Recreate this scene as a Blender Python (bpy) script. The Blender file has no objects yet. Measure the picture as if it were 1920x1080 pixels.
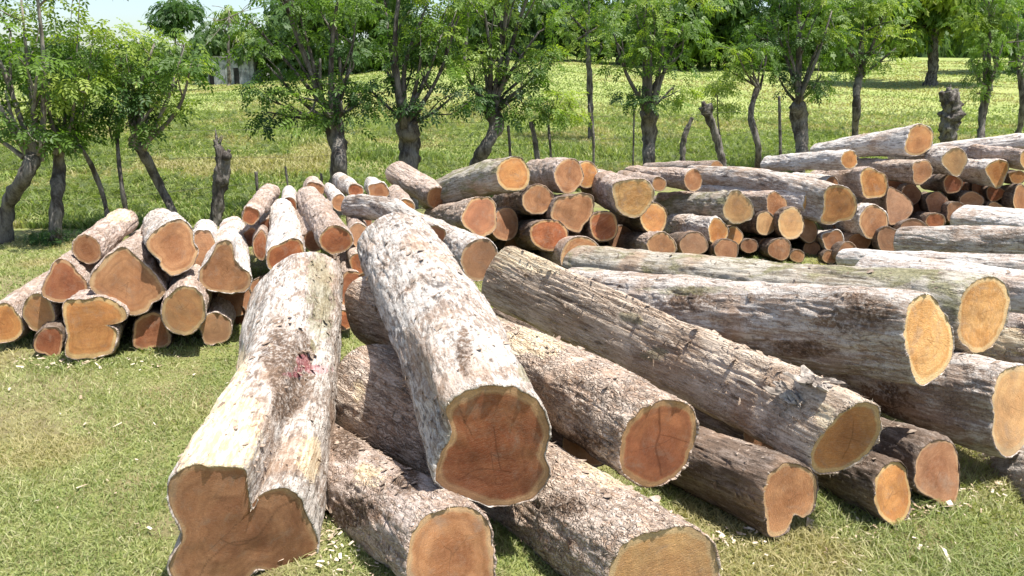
import bpy, math, random
import numpy as np
# ------------------------------------------------------------ camera, sky, sun, exposure
SC = bpy.context.scene
F = 1450.0; W0, H0 = 1920.0, 1080.0; CH = 1.7; PITCH = math.atan(390 / F)
cam = bpy.data.cameras.new('camera'); camo = bpy.data.objects.new('camera', cam)
SC.collection.objects.link(camo); SC.camera = camo
cam.sensor_width = 36; cam.lens = F / W0 * 36; cam.clip_end = 2000; cam.clip_start = .05
camo.location = (0, 0, CH); camo.rotation_euler = (math.pi / 2 - PITCH, 0, 0)
SUN = np.array((.30, -.135, .94)); SUN /= np.linalg.norm(SUN)
wd = bpy.data.worlds.new('World'); SC.world = wd; wd.use_nodes = True
nt = wd.node_tree; nt.nodes.clear()
sk = nt.nodes.new('ShaderNodeTexSky'); sk.sky_type = 'NISHITA'; sk.sun_disc = False
sk.sun_elevation = math.asin(SUN[2]); sk.sun_rotation = math.atan2(SUN[0], SUN[1])
sk.dust_density = 1.6; sk.air_density = 1.0
bg = nt.nodes.new('ShaderNodeBackground'); bg.inputs[1].default_value = .112
wo = nt.nodes.new('ShaderNodeOutputWorld')
nt.links.new(sk.outputs[0], bg.inputs[0]); nt.links.new(bg.outputs[0], wo.inputs[0])
sl = bpy.data.lights.new('sun', 'SUN'); sl.energy = 4.6; sl.angle = math.radians(.5); sl.color = (1, .96, .9)
so = bpy.data.objects.new('sun', sl); SC.collection.objects.link(so)
from mathutils import Vector
so.rotation_euler = Vector(SUN).to_track_quat('Z', 'Y').to_euler(); so.location = (5, 2, 12)
SC.view_settings.view_transform = 'Standard'; SC.view_settings.look = 'None'
SC.view_settings.exposure = 1.02; SC.view_settings.gamma = 1; SC.view_settings.use_curve_mapping = False
SC.render.engine = 'CYCLES'; SC.cycles.use_denoising = True
SC.cycles.max_bounces = 6; SC.cycles.transparent_max_bounces = 6
# ------------------------------------------------------------ helpers
CP, SP = math.cos(PITCH), math.sin(PITCH)
def ray(u, v):
    a = (u - W0 / 2) / F; b = -(v - H0 / 2) / F
    return np.array((a, CP + b * SP, -SP + b * CP))
def at(u, v, Y):
    d = ray(u, v); return np.array((0, 0, CH)) + d * (Y / d[1])
def proj(P):
    P = np.asarray(P); X = P[..., 0]; Y = P[..., 1]; Z = P[..., 2] - CH
    d = Y * CP - Z * SP; up = Y * SP + Z * CP
    return W0 / 2 + F * X / d, H0 / 2 - F * up / d, d
def sm(x, a, b):
    t = np.clip((x - a) / (b - a), 0, 1); return t * t * (3 - 2 * t)
def rowY(X): return 8.1 + .6 * (X + 5.4)
def hgt(X, Y):
    X = np.asarray(X, float); Y = np.asarray(Y, float)
    t = np.maximum(0, Y - rowY(np.clip(X, -12, 14)) - 1.0)
    t = t * t / (t + 3.)
    k = .026 + .041 * sm(X + 0 * Y, -22, 4)
    z = k * np.minimum(t, 58) - .012 * np.maximum(0, t - 62)
    z = z + .05 * np.sin(X * .9 + Y * .5) * np.sin(Y * .7 - X * .3) * sm(t, 0, 6)
    return z + .012 * np.sin(X * 2.1 + 1) * np.sin(Y * 1.7)
def gY(u, v):
    d = ray(u, v); return -CH / d[2] * d[1]
def onhill(u, v, lo=8, hi=120):
    for Y in np.arange(lo, hi, .1):
        p = at(u, v, Y)
        if p[2] <= hgt(p[0], p[1]): return p
    return at(u, v, hi)
def vnoise(p, s=0):
    p = np.asarray(p, float); i = np.floor(p).astype(np.int64); f = p - i; f = f * f * (3 - 2 * f)
    r = np.zeros(len(p))
    for dx in (0, 1):
        for dy in (0, 1):
            for dz in (0, 1):
                n = ((i[:, 0] + dx) * 73856093) ^ ((i[:, 1] + dy) * 19349663) ^ ((i[:, 2] + dz) * 83492791) ^ (s * 2654435 + 977)
                n &= 0xffffffff; n = ((n ^ (n >> 13)) * 1274126177) & 0xffffffff; n = ((n ^ (n >> 16)) * 668265263) & 0xffffffff
                w = (f[:, 0] if dx else 1 - f[:, 0]) * (f[:, 1] if dy else 1 - f[:, 1]) * (f[:, 2] if dz else 1 - f[:, 2])
                r += w * (n / 2147483648.0 - 1)
    return r
def fbm(p, o=3, s=0):
    a = 1; r = 0; p = np.asarray(p, float)
    for k in range(o): r = r + a * vnoise(p * 2 ** k, s + k * 7); a *= .5
    return r
def mesh(name, V, Fs, mat, parent=None, attrs=None, smooth=True):
    me = bpy.data.meshes.new(name); V = np.asarray(V, np.float32)
    me.vertices.add(len(V)); me.vertices.foreach_set('co', V.ravel())
    tot = []; idx = []
    for f in Fs:
        f = np.asarray(f, np.int32)
        if len(f): idx.append(f.ravel()); tot.append(np.full(len(f), f.shape[1], np.int32))
    idx = np.concatenate(idx); tot = np.concatenate(tot)
    me.loops.add(len(idx)); me.loops.foreach_set('vertex_index', idx)
    me.polygons.add(len(tot)); st = np.concatenate(([0], np.cumsum(tot)[:-1])).astype(np.int32)
    me.polygons.foreach_set('loop_start', st); me.polygons.foreach_set('loop_total', tot)
    me.polygons.foreach_set('use_smooth', np.full(len(tot), smooth))
    for k, (ty, a) in (attrs or {}).items():
        at_ = me.attributes.new(k, ty, 'POINT')
        at_.data.foreach_set({'FLOAT': 'value', 'FLOAT_VECTOR': 'vector', 'FLOAT_COLOR': 'color'}[ty], np.asarray(a, np.float32).ravel())
    me.materials.append(mat); me.update(calc_edges=True); me.validate()
    o = bpy.data.objects.new(name, me); SC.collection.objects.link(o)
    if parent: o.parent = parent
    return o
def empty(name, loc, label, cat, group=None):
    o = bpy.data.objects.new(name, None); SC.collection.objects.link(o); o.empty_display_size = .1
    o.location = loc; tag(o, label, cat, group); return o
def tag(o, label=None, cat=None, group=None, kind=None):
    if label: o['label'] = label
    if cat: o['category'] = cat
    if group: o['group'] = group
    if kind: o['kind'] = kind
def gridf(nu, nv, wrap=False):      # nv rings of nu points
    a = np.arange(nu if wrap else nu - 1); b = np.arange(nv - 1)
    A, B = np.meshgrid(a, b); A = A.ravel(); B = B.ravel(); A2 = (A + 1) % nu
    return np.stack((B * nu + A, B * nu + A2, (B + 1) * nu + A2, (B + 1) * nu + A), 1)
def tube(P, R, n=6, wob=0, seed=0, fq=9):
    P = np.asarray(P, float); R = np.asarray(R, float); m = len(P)
    T = np.gradient(P, axis=0); T /= np.linalg.norm(T, axis=1)[:, None] + 1e-9
    ref = np.array((0, 1, 0.)) if abs(T[:, 1]).mean() < .8 else np.array((1, 0, 0.))
    A = np.cross(T, ref); A /= np.linalg.norm(A, axis=1)[:, None] + 1e-9; B = np.cross(T, A)
    th = np.linspace(0, 2 * math.pi, n, endpoint=False)
    V = P[:, None] + R[:, None, None] * (A[:, None] * np.cos(th)[None, :, None] + B[:, None] * np.sin(th)[None, :, None])
    V = V.reshape(-1, 3)
    if wob:
        C = np.repeat(P, n, 0); k = 1 + wob * fbm(V * fq * np.array((1, 1, .5 if fq > 9 else 1)), 3, seed)
        V = C + (V - C) * k[:, None]
    F4 = gridf(n, m, True)
    V = np.vstack((V, P[:1], P[-1:])); a = np.arange(n); b = (a + 1) % n
    F3 = np.vstack((np.stack((b, a, np.full(n, n * m)), 1), np.stack((a + n * (m - 1), b + n * (m - 1), np.full(n, n * m + 1)), 1)))
    return V, F4, F3
def join(parts):
    Vs, Q, T = [], [], []; o = 0
    for V, q, t in parts:
        Vs.append(V); Q.append(np.asarray(q) + o)
        if len(t): T.append(np.asarray(t) + o)
        o += len(V)
    return np.vstack(Vs), [np.vstack(Q)] + ([np.vstack(T)] if T else [])
def cr(P, n):                        # open Catmull-Rom resample
    P = np.asarray(P, float); m = len(P)
    if m == 2: t = np.linspace(0, 1, n)[:, None]; return P[0] * (1 - t) + P[1] * t
    Q = np.vstack((2 * P[0] - P[1], P, 2 * P[-1] - P[-2])); s = np.linspace(0, m - 1 - 1e-6, n); i = s.astype(int); f = (s - i)[:, None]
    a, b, c, d = Q[i], Q[i + 1], Q[i + 2], Q[i + 3]
    return .5 * (2 * b + (c - a) * f + (2 * a - 5 * b + 4 * c - d) * f ** 2 + (3 * b - a - 3 * c + d) * f ** 3)
def crc(P, n):                       # closed, then equal arc length
    P = np.asarray(P, float); m = len(P); s = np.linspace(0, m, 800, endpoint=False); i = s.astype(int); f = (s - i)[:, None]
    a, b, c, d = P[(i - 1) % m], P[i % m], P[(i + 1) % m], P[(i + 2) % m]
    C = .5 * (2 * b + (c - a) * f + (2 * a - 5 * b + 4 * c - d) * f ** 2 + (3 * b - a - 3 * c + d) * f ** 3)
    L = np.linalg.norm(np.roll(C, -1, 0) - C, axis=1); cs = np.concatenate(([0], np.cumsum(L)))
    t = np.linspace(0, cs[-1], n, endpoint=False); C2 = np.vstack((C, C[:1]))
    return np.stack([np.interp(t, cs, C2[:, k]) for k in range(C.shape[1])], 1)
# ------------------------------------------------------------ materials
class NG:
    def __init__(s, name):
        s.m = bpy.data.materials.new(name); s.m.use_nodes = True; s.t = s.m.node_tree; s.t.nodes.clear()
        s.out = s.n('ShaderNodeOutputMaterial')
    def n(s, ty, **k):
        x = s.t.nodes.new(ty)
        for a, b in k.items(): setattr(x, a, b)
        return x
    def l(s, a, b):
        s.t.links.new(a, b)
    def set(s, inp, v):
        if isinstance(v, bpy.types.NodeSocket): s.l(v, inp)
        else: inp.default_value = v
    def math(s, op, a, b=0, c=None, clamp=False):
        x = s.n('ShaderNodeMath', operation=op, use_clamp=clamp); s.set(x.inputs[0], a); s.set(x.inputs[1], b)
        if c is not None: s.set(x.inputs[2], c)
        return x.outputs[0]
    def vm(s, op, a, b):
        x = s.n('ShaderNodeVectorMath', operation=op); s.set(x.inputs[0], a); s.set(x.inputs[1], b); return x.outputs[0]
    def noise(s, v, sc, det=4, ro=.55, dist=0, lac=2):
        x = s.n('ShaderNodeTexNoise'); s.set(x.inputs['Vector'], v); x.inputs['Scale'].default_value = sc
        x.inputs['Detail'].default_value = det; x.inputs['Roughness'].default_value = ro; x.inputs['Distortion'].default_value = dist
        return x.outputs['Fac']
    def mr(s, v, a, b, c=0, d=1):
        x = s.n('ShaderNodeMapRange', interpolation_type='SMOOTHSTEP'); s.set(x.inputs[0], v)
        for i, q in enumerate((a, b, c, d)): s.set(x.inputs[i + 1], q)
        return x.outputs[0]
    def mix(s, f, a, b, mode='MIX'):
        x = s.n('ShaderNodeMix', data_type='RGBA', blend_type=mode)
        s.set(x.inputs[0], f)
        for i, q in ((6, a), (7, b)): s.set(x.inputs[i], q if isinstance(q, bpy.types.NodeSocket) else (*q, 1))
        return x.outputs[2]
    def attr(s, name, out='Vector'):
        x = s.n('ShaderNodeAttribute'); x.attribute_name = name; return x.outputs[out]
    def bump(s, h, st, dist, nrm=None):
        x = s.n('ShaderNodeBump'); s.l(h, x.inputs['Height']); x.inputs['Strength'].default_value = st; x.inputs['Distance'].default_value = dist
        if nrm is not None: s.l(nrm, x.inputs['Normal'])
        return x.outputs[0]
    def bsdf(s, col, rough=.8, nrm=None, spec=.3):
        x = s.n('ShaderNodeBsdfPrincipled'); s.set(x.inputs['Base Color'], col if isinstance(col, bpy.types.NodeSocket) else (*col, 1))
        s.set(x.inputs['Roughness'], rough); x.inputs['Specular IOR Level'].default_value = spec
        if nrm is not None: s.l(nrm, x.inputs['Normal'])
        return x.outputs[0]
    def done(s, sh): s.l(sh, s.out.inputs[0]); return s.m
def bark_mat(name, pale, mid, dark, cov=.5, spk=.5, moss=0., ridge=1., ani=1., flaky=0.):
    g = NG(name); rnd = g.n('ShaderNodeObjectInfo').outputs['Random']
    off = g.n('ShaderNodeCombineXYZ')
    for i in range(3): g.l(g.math('MULTIPLY', rnd, 37.3 + 11 * i), off.inputs[i])
    c0 = g.attr('lc'); c = g.vm('ADD', c0, off.outputs[0])
    st = g.vm('MULTIPLY', c, (1, 1, min(1, .32 * ani))); fib = g.vm('MULTIPLY', c, (1, 1, .1 * ani))
    big = g.noise(st, 5.5, 6, .6, .6); mott = g.noise(g.vm('MULTIPLY', c, (1, 1, min(1, .5 * ani))), 24, 8, .74, .8)
    fine = g.noise(fib, 70, 5, .6, .3); mf = g.noise(c, 95, 4, .7)
    v = g.math('ADD', g.math('MULTIPLY', big, .55), g.math('MULTIPLY', mott, .6))
    v = g.math('ADD', v, g.math('MULTIPLY', g.math('SUBTRACT', fine, .5), .45))
    v = g.math('ADD', v, g.math('MULTIPLY', g.math('SUBTRACT', mf, .5), .25))
    t = .575 + (.5 - cov) * .3
    col = g.mix(g.mr(v, t - .1, t + .09), mid, pale)
    dk = g.math('ADD', g.math('MULTIPLY', g.noise(st, 9, 6, .65, 1.2), .6), g.math('MULTIPLY', g.noise(fib, 48, 4, .65), .4))
    col = g.mix(g.math('MULTIPLY', g.mr(dk, .56 - .06 * spk, .66 - .06 * spk), .85), col, dark)
    sp = g.noise(g.vm('MULTIPLY', c, (1, 1, .45)), 60, 3, .6)
    col = g.mix(g.math('MULTIPLY', g.mr(sp, .60, .68), .55 * spk + .2), col, dark)
    tn = g.noise(c, 3.2, 3, .5)
    col = g.mix(g.mr(tn, .52, .68, 0, .55), col, (.42, .27, .17))
    ms = g.noise(g.vm('MULTIPLY', c, (1, 1, .5)), 7, 6, .65, .5)
    # small scales of bark: each flake its own tone, dark seams between
    wv = g.n('ShaderNodeTexNoise'); g.l(c, wv.inputs['Vector']); wv.inputs['Scale'].default_value = 26; wv.inputs['Detail'].default_value = 4
    cw = g.vm('MULTIPLY', g.vm('ADD', c, g.vm('MULTIPLY', wv.outputs['Color'], (.045, .045, .06))), (1, 1, min(1, .38 * ani)))
    vo = g.n('ShaderNodeTexVoronoi', feature='DISTANCE_TO_EDGE'); g.l(cw, vo.inputs['Vector']); vo.inputs['Scale'].default_value = 62
    v2 = g.n('ShaderNodeTexVoronoi'); g.l(cw, v2.inputs['Vector']); v2.inputs['Scale'].default_value = 62
    vs = g.n('ShaderNodeSeparateColor'); g.l(v2.outputs['Color'], vs.inputs[0])
    area = g.mr(g.noise(c, 8, 5, .65), .5 - .22 * flaky, .62 - .2 * flaky, 0, 1); fa = .25 + .75 * flaky
    col = g.mix(g.math('MULTIPLY', g.math('MULTIPLY', area, fa), g.mr(vs.outputs[0], .25, .9, 0, .75)), col, g.mix(vs.outputs[1], (.52, .32, .19), (.76, .66, .55)))
    col = g.mix(g.math('MULTIPLY', g.math('MULTIPLY', area, fa), g.mr(vs.outputs[2], .62, .95, 0, .6)), col, dark)
    col = g.mix(g.math('MULTIPLY', g.math('MULTIPLY', area, fa), g.mr(vo.outputs['Distance'], .0, .09, .6, 0)), col, tuple(q * 1.9 for q in dark))
    scl = g.math('MULTIPLY', area, g.math('MULTIPLY', g.math('MINIMUM', vo.outputs['Distance'], .25), 3.0 * fa))
    gr = g.noise(c, 210, 3, .7)
    col = g.mix(g.mr(gr, .5, .72, 0, .55), col, dark); col = g.mix(g.mr(gr, .5, .3, 0, .35), col, pale)
    pm = g.n('ShaderNodeSeparateColor'); g.l(g.attr('pm', 'Color'), pm.inputs[0])
    jit = g.math('MULTIPLY', g.math('SUBTRACT', g.math('ADD', g.math('MULTIPLY', mott, .7), g.math('ADD', g.math('MULTIPLY', fine, .4), g.math('MULTIPLY', g.noise(st, 13, 4, .6, .8), .9))), 1.0), 3.2)
    msk = lambda s, a=.34, b=.78: g.mr(g.math('ADD', s, g.math('MULTIPLY', jit, g.math('MULTIPLY', g.mr(s, .0, .3), 1.))), a, b)
    col = g.mix(g.math('MULTIPLY', msk(pm.outputs[2]), g.mr(g.noise(c, 55, 5, .72), .36, .54, .25, .95)), col, g.mix(g.mr(mott, .4, .6), (.07, .045, .03), (.19, .12, .075)))
    col = g.mix(msk(pm.outputs[0]), col, g.mix(g.mr(fine, .35, .7), (.66, .50, .32), (.80, .69, .50)))
    mcol = g.mix(g.mr(mf, .35, .65), (.12, .12, .05), (.30, .28, .14))
    mk = g.math('MAXIMUM', g.math('MULTIPLY', g.mr(ms, .56 - .1 * moss, .66 - .1 * moss), moss), g.math('MULTIPLY', msk(pm.outputs[1]), .55))
    col = g.mix(mk, col, mcol)
    col = g.mix(g.math('MULTIPLY', g.mr(g.math('ADD', g.attr('pink', 'Fac'), g.math('MULTIPLY', jit, g.mr(g.attr('pink', 'Fac'), .2, .5))), .35, .95), .38), col, (.42, .07, .12))
    col = g.mix(.5, col, g.mix(g.mr(fine, .3, .7), (.55, .5, .46), (1, 1, 1)), 'MULTIPLY')
    h = g.math('ADD', g.math('MULTIPLY', fine, .5), g.math('ADD', g.math('MULTIPLY', mott, .8), g.math('ADD', scl, g.math('MULTIPLY', mf, .35))))
    n1 = g.bump(h, 1., .014 * ridge)
    return g.done(g.bsdf(col, .85, n1, .2))
BARK = {
 'pale': bark_mat('bark_pale_grey', (.60, .545, .485), (.34, .255, .195), (.075, .058, .048), .55, .45, ani=1.4, flaky=.2),
 'white': bark_mat('bark_whitish', (.70, .655, .60), (.44, .36, .30), (.12, .09, .075), .62, .3, ani=1.8),
 'fleck': bark_mat('bark_flecked', (.65, .60, .54), (.32, .245, .19), (.07, .055, .048), .56, .55, ani=2.4),
 'brown': bark_mat('bark_brown', (.68, .57, .47), (.46, .325, .235), (.12, .08, .055), .58, .3, ani=1.3, flaky=.75),
 'stripe': bark_mat('bark_striped_tan', (.72, .60, .47), (.42, .31, .22), (.11, .075, .05), .56, .5, ani=.75, flaky=.3),
 'moss': bark_mat('bark_mossy', (.52, .48, .40), (.30, .255, .185), (.08, .065, .045), .5, .5, .75),
 'pink': bark_mat('bark_pinkish', (.60, .50, .43), (.40, .29, .225), (.15, .10, .07), .62, .2, ani=1.6, flaky=.55),
 'dark': bark_mat('bark_dark', (.27, .215, .175), (.15, .105, .075), (.04, .03, .024), .4, .6),  # dark tone; on the filler logs it stands in for gap shade
}
def wood_mat(name, heart, heart2, sap, rim=.86):
    g = NG(name); rnd = g.n('ShaderNodeObjectInfo').outputs['Random']
    off = g.n('ShaderNodeCombineXYZ')
    for i in range(3): g.l(g.math('MULTIPLY', rnd, 17.3 + 7 * i), off.inputs[i])
    c = g.vm('ADD', g.attr('lc'), off.outputs[0]); rf = g.attr('rf', 'Fac'); rm = g.attr('rm', 'Fac')
    low = g.noise(c, 7, 6, .68, .6)
    rr = g.math('ADD', rm, g.math('MULTIPLY', low, .03))
    ringn = g.n('ShaderNodeCombineXYZ'); g.l(rr, ringn.inputs[0])
    rings = g.noise(ringn.outputs[0], 130, 3, .6); rings2 = g.noise(ringn.outputs[0], 38, 2, .6)
    # saw marks : parallel, angle differs from face to face
    rot = g.n('ShaderNodeVectorRotate', rotation_type='Z_AXIS'); g.l(c, rot.inputs['Vector']); g.l(g.math('MULTIPLY', rnd, 3.1), rot.inputs['Angle'])
    saw = g.noise(g.vm('ADD', g.vm('MULTIPLY', rot.outputs[0], (1, .07, 1)), g.vm('MULTIPLY', g.vm('MULTIPLY', rot.outputs[0], rot.outputs[0]), (0, .6, 0))), 60, 5, .72, .35)
    saw2 = g.noise(g.vm('MULTIPLY', rot.outputs[0], (1, .12, 1)), 16, 4, .65, .5)
    col = g.mix(g.mr(g.math('ADD', g.math('MULTIPLY', low, .5), g.math('MULTIPLY', saw2, .5)), .38, .62), heart, heart2)
    col = g.mix(g.mr(rings2, .4, .66, 0, .5), col, tuple(q * .7 for q in heart))
    col = g.mix(g.mr(rings, .5, .72, 0, .26), col, tuple(q * .5 for q in heart))
    hj = g.math('ADD', rf, g.math('MULTIPLY', g.math('SUBTRACT', g.noise(c, 9, 5, .65, .5), .5), .7))
    col = g.mix(g.math('MULTIPLY', g.mr(hj, .35, .62, .55, 0), g.math('FRACT', g.math('MULTIPLY', rnd, 5.3))), col, tuple(q * f for q, f in zip(heart, (.62, .5, .45))))
    rj = g.math('ADD', rf, g.math('MULTIPLY', g.math('SUBTRACT', low, .5), .22))
    col = g.mix(g.mr(rj, rim - .05, rim + .03), col, g.mix(g.mr(rings, .4, .6), sap, tuple(q * .82 for q in sap)))
    col = g.mix(g.mr(rf, .975, .998, 0, .5), col, (.20, .12, .07))
    col = g.mix(g.mr(saw, .42, .7, 0, .38), col, g.mix(.35, heart2, (.75, .62, .48)))
    col = g.mix(.8, col, g.mix(g.mr(g.noise(c, 4.5, 6, .7, .5), .34, .62), (.52, .46, .42), (.98, .93, .88)), 'MULTIPLY')
    col = g.mix(g.mr(g.noise(c, 13, 6, .75, .5), .5, .72, 0, .5), col, (.34, .25, .18))
    wth = g.math('FRACT', g.math('MULTIPLY', rnd, 7.7))
    col = g.mix(g.mr(wth, .6, 1., 0, .25), col, (.42, .30, .20))
    col = g.mix(g.math('MULTIPLY', g.attr('line', 'Fac'), .62), col, tuple(q * .28 for q in heart))
    fine = g.noise(c, 260, 2, .6)
    col = g.mix(g.mr(fine, .4, .75, 0, .3), col, (.10, .06, .04))
    h = g.math('ADD', g.math('MULTIPLY', saw, .9), g.math('MULTIPLY', fine, .3))
    return g.done(g.bsdf(col, .75, g.bump(h, .8, .0055), .2))
WOOD = {
 'red': wood_mat('heartwood_red', (.42, .125, .045), (.55, .20, .075), (.66, .41, .19), .89),
 'deep': wood_mat('heartwood_deep', (.34, .105, .042), (.46, .19, .085), (.68, .42, .22), .88),
 'tan': wood_mat('heartwood_tan', (.46, .205, .085), (.58, .30, .14), (.70, .47, .25), .90),
 'yellow': wood_mat('heartwood_yellow', (.68, .35, .115), (.78, .47, .19), (.82, .60, .31), .88),
 'orange': wood_mat('heartwood_orange', (.58, .235, .065), (.67, .335, .11), (.76, .53, .24), .88),
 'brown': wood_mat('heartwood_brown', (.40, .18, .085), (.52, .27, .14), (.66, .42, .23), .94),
}
def simple_mat(name, a, b, sc=12, st=(1, 1, 1), rough=.8, bump=.01, tr=0, sc2=60):
    g = NG(name); tc = g.n('ShaderNodeTexCoord').outputs['Object']; c = g.vm('MULTIPLY', tc, st)
    n = g.noise(c, sc, 6, .65, .4); n2 = g.noise(c, sc2, 3, .6)
    col = g.mix(g.mr(n, .38, .62), a, b); col = g.mix(g.mr(n2, .45, .7, 0, .4), col, tuple(q * .5 for q in a))
    return g.done(g.bsdf(col, rough, g.bump(g.math('ADD', n, g.math('MULTIPLY', n2, .4)), .8, bump), .2))
MTRUNK = simple_mat('tree_bark_grey', (.055, .045, .038), (.20, .18, .155), 9, (1, 1, .4), .9, .03)
MTWIG = simple_mat('twig_bark', (.12, .10, .08), (.30, .27, .23), 9, (1, 1, .4), .9, .01)
MCHIP = simple_mat('loose_bark_flakes', (.20, .14, .10), (.44, .35, .27), 30, (1, 1, 1), .85, .004)
MSHEET = simple_mat('torn_grey_bark', (.20, .165, .135), (.48, .42, .35), 14, (1, 1, 1), .7, .006)
MFRAY = simple_mat('pale_fibres', (.36, .26, .17), (.66, .58, .47), 9, (1, 1, 1), .85, .004)
def leaf_mat(name, tr=.45, sheen=.35):
    g = NG(name); t = g.attr('tint', 'Color')
    d = g.n('ShaderNodeBsdfPrincipled'); g.l(t, d.inputs['Base Color']); d.inputs['Roughness'].default_value = .5; d.inputs['Specular IOR Level'].default_value = sheen
    tl = g.n('ShaderNodeBsdfTranslucent'); g.l(g.mix(.55, t, (.75, .95, .12), 'MULTIPLY'), tl.inputs[0])
    tl2 = g.n('ShaderNodeBsdfTranslucent'); g.l(g.mix(1., t, (1.35, 1.45, .65), 'MULTIPLY'), tl2.inputs[0])
    m = g.n('ShaderNodeMixShader'); m.inputs[0].default_value = tr; g.l(d.outputs[0], m.inputs[1]); g.l(tl2.outputs[0], m.inputs[2])
    g.t.nodes.remove(tl)
    return g.done(m.outputs[0])
MLEAF = leaf_mat('foliage'); MGRASS = leaf_mat('grass_blades', .35, .2)
# ground
g = NG('turf_soil'); P = g.n('ShaderNodeNewGeometry').outputs['Position']
a = g.noise(P, .9, 6, .65, .4); b = g.noise(P, 7, 6, .7, .3); c_ = g.noise(P, 60, 4, .7); far = g.n('ShaderNodeSeparateXYZ'); g.l(P, far.inputs[0])
col = g.mix(g.mr(b, .4, .62), (.21, .20, .085), (.24, .27, .085))
col = g.mix(g.mr(a, .52, .64, 0, .75), col, (.26, .20, .11))
col = g.mix(g.math('MULTIPLY', g.attr('bare', 'Fac'), .5), col, g.mix(g.mr(b, .4, .65), (.20, .145, .09), (.33, .26, .17)))
col = g.mix(g.mr(c_, .5, .7, 0, .5), col, (.07, .06, .025))
fc = g.mix(g.mr(g.noise(g.vm('MULTIPLY', P, (1, 2.2, 1)), .35, 7, .7, .6), .36, .62), (.20, .25, .07), (.33, .36, .13))
fc = g.mix(g.mr(g.noise(P, 1.7, 6, .7), .45, .7, 0, .4), fc, (.15, .19, .05))
col = g.mix(g.mr(far.outputs[1], 11, 22), col, fc)
MGROUND = g.done(g.bsdf(col, .95, g.bump(g.math('ADD', b, c_), .8, .03), .1))
# concrete
g = NG('weathered_concrete'); P = g.n('ShaderNodeTexCoord').outputs['Object']
n = g.noise(P, 2.2, 6, .65, .4)
n2 = g.noise(g.vm('MULTIPLY', P, (1, 1, .2)), 6, 5, .7)
MCONC = g.done(g.bsdf(g.mix(g.mr(n2, .45, .65, 0, .7), g.mix(g.mr(n, .4, .6), (.16, .17, .18), (.36, .37, .38)), (.06, .06, .055)), .9))
MDARK = simple_mat('dark_opening', (.02, .02, .02), (.035, .03, .03), 5)
MWIRE = simple_mat('rusty_wire', (.10, .085, .07), (.19, .17, .15), 20)
MTIN = simple_mat('old_roof_sheet', (.20, .19, .18), (.34, .32, .30), 3)
# ------------------------------------------------------------ terrain
def barev(X, Y):
    X = np.asarray(X); return sm(fbm(np.stack((X * 1.1, Y * 1.1, X * 0), 1), 4, 21), .12, .55)
def terrain():
    xs = np.concatenate((np.linspace(-160, -16, 40, endpoint=False), np.linspace(-16, 20, 150, endpoint=False), np.linspace(20, 170, 40)))
    ys = np.concatenate((np.linspace(-30, 1, 16, endpoint=False), np.linspace(1, 26, 160, endpoint=False), np.linspace(26, 90, 90, endpoint=False), np.linspace(90, 600, 40)))
    X, Y = np.meshgrid(xs, ys); Z = hgt(X, Y)
    V = np.stack((X.ravel(), Y.ravel(), Z.ravel()), 1)
    o = mesh('ground', V, [gridf(len(xs), len(ys))], MGROUND, attrs={'bare': ('FLOAT', barev(X.ravel(), Y.ravel()))}); tag(o, kind='structure')
terrain()
rng = np.random.default_rng(5)
LAWN = np.array([(.27, .30, .105), (.34, .36, .155), (.47, .43, .26), (.19, .23, .08), (.40, .41, .19)])
WEED = np.array([(.17, .225, .06), (.24, .30, .08), (.31, .34, .12), (.10, .14, .04), (.35, .35, .17)])
def blades(name, P, H, Wd, pal, probs, lean=.5, label=None, tn=None, cat='grass', patch=1.2):
    n = len(P); az = rng.uniform(0, 2 * np.pi, n); le = rng.normal(0, lean, (n, 2)) * H[:, None]
    side = np.stack((np.cos(az), np.sin(az), np.zeros(n)), 1) * Wd[:, None] * .5
    tip = P + np.stack((le[:, 0], le[:, 1], H), 1); midp = P + np.stack((le[:, 0] * .35, le[:, 1] * .35, H * .6), 1)
    V = np.stack((P - side, P + side, midp + side * .8, midp - side * .8, tip), 1).reshape(-1, 3)
    i = np.arange(n) * 5
    q = np.stack((i, i + 1, i + 2, i + 3), 1); t = np.stack((i + 3, i + 2, i + 4), 1)
    ci = rng.choice(len(pal), n, p=probs)
    col = pal[ci] * rng.uniform(.75, 1.25, (n, 1))
    nz = fbm(np.stack((P[:, 0] * patch, P[:, 1] * patch, P[:, 0] * 0), 1), 4, 3)
    dry = sm(nz, -.05, .5)[:, None]; col = col * (1 - dry * .7) + dry * .7 * np.array((.40, .33, .17))
    dk = sm(-nz, .15, .8)[:, None]; col = col * (1 - dk * .3) + dk * .3 * np.array((.10, .17, .03))
    C = np.concatenate((col, np.ones((n, 1))), 1)
    o = mesh(name, V, [q, t], MGRASS, attrs={'tint': ('FLOAT_COLOR', np.repeat(C, 5, 0))}, smooth=False)
    tag(o, label, cat, kind='stuff'); return o
def scatter(n, y0, y1, u0=-60, u1=1980, pw=1.):
    Y = y0 + (y1 - y0) * rng.random(n) ** pw; d = Y * CP + .4
    X = (rng.uniform(u0, u1, n) - W0 / 2) / F * (d + .6); return np.stack((X, Y, hgt(X, Y)), 1)
pr = [.3, .27, .16, .15, .12]
P1 = scatter(230000, 1.5, 4.6); P2 = scatter(150000, 4.4, 10, pw=.9)
k2 = P2[:, 1] < rowY(P2[:, 0]) + .3; P2 = P2[k2]
PP = np.vstack((P1, P2)); n1 = len(P1)
nz = fbm(np.stack((PP[:, 0] * 3, PP[:, 1] * 3, PP[:, 0] * 0), 1), 3, 9)
keep = rng.random(len(PP)) > barev(PP[:, 0], PP[:, 1]) * .55
HH = rng.uniform(.010, .026, len(PP)) * (1 + .5 * nz); HH[n1:] *= 1.2; WW = rng.uniform(.003, .006, len(PP)); WW[n1:] *= 1.9
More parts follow.
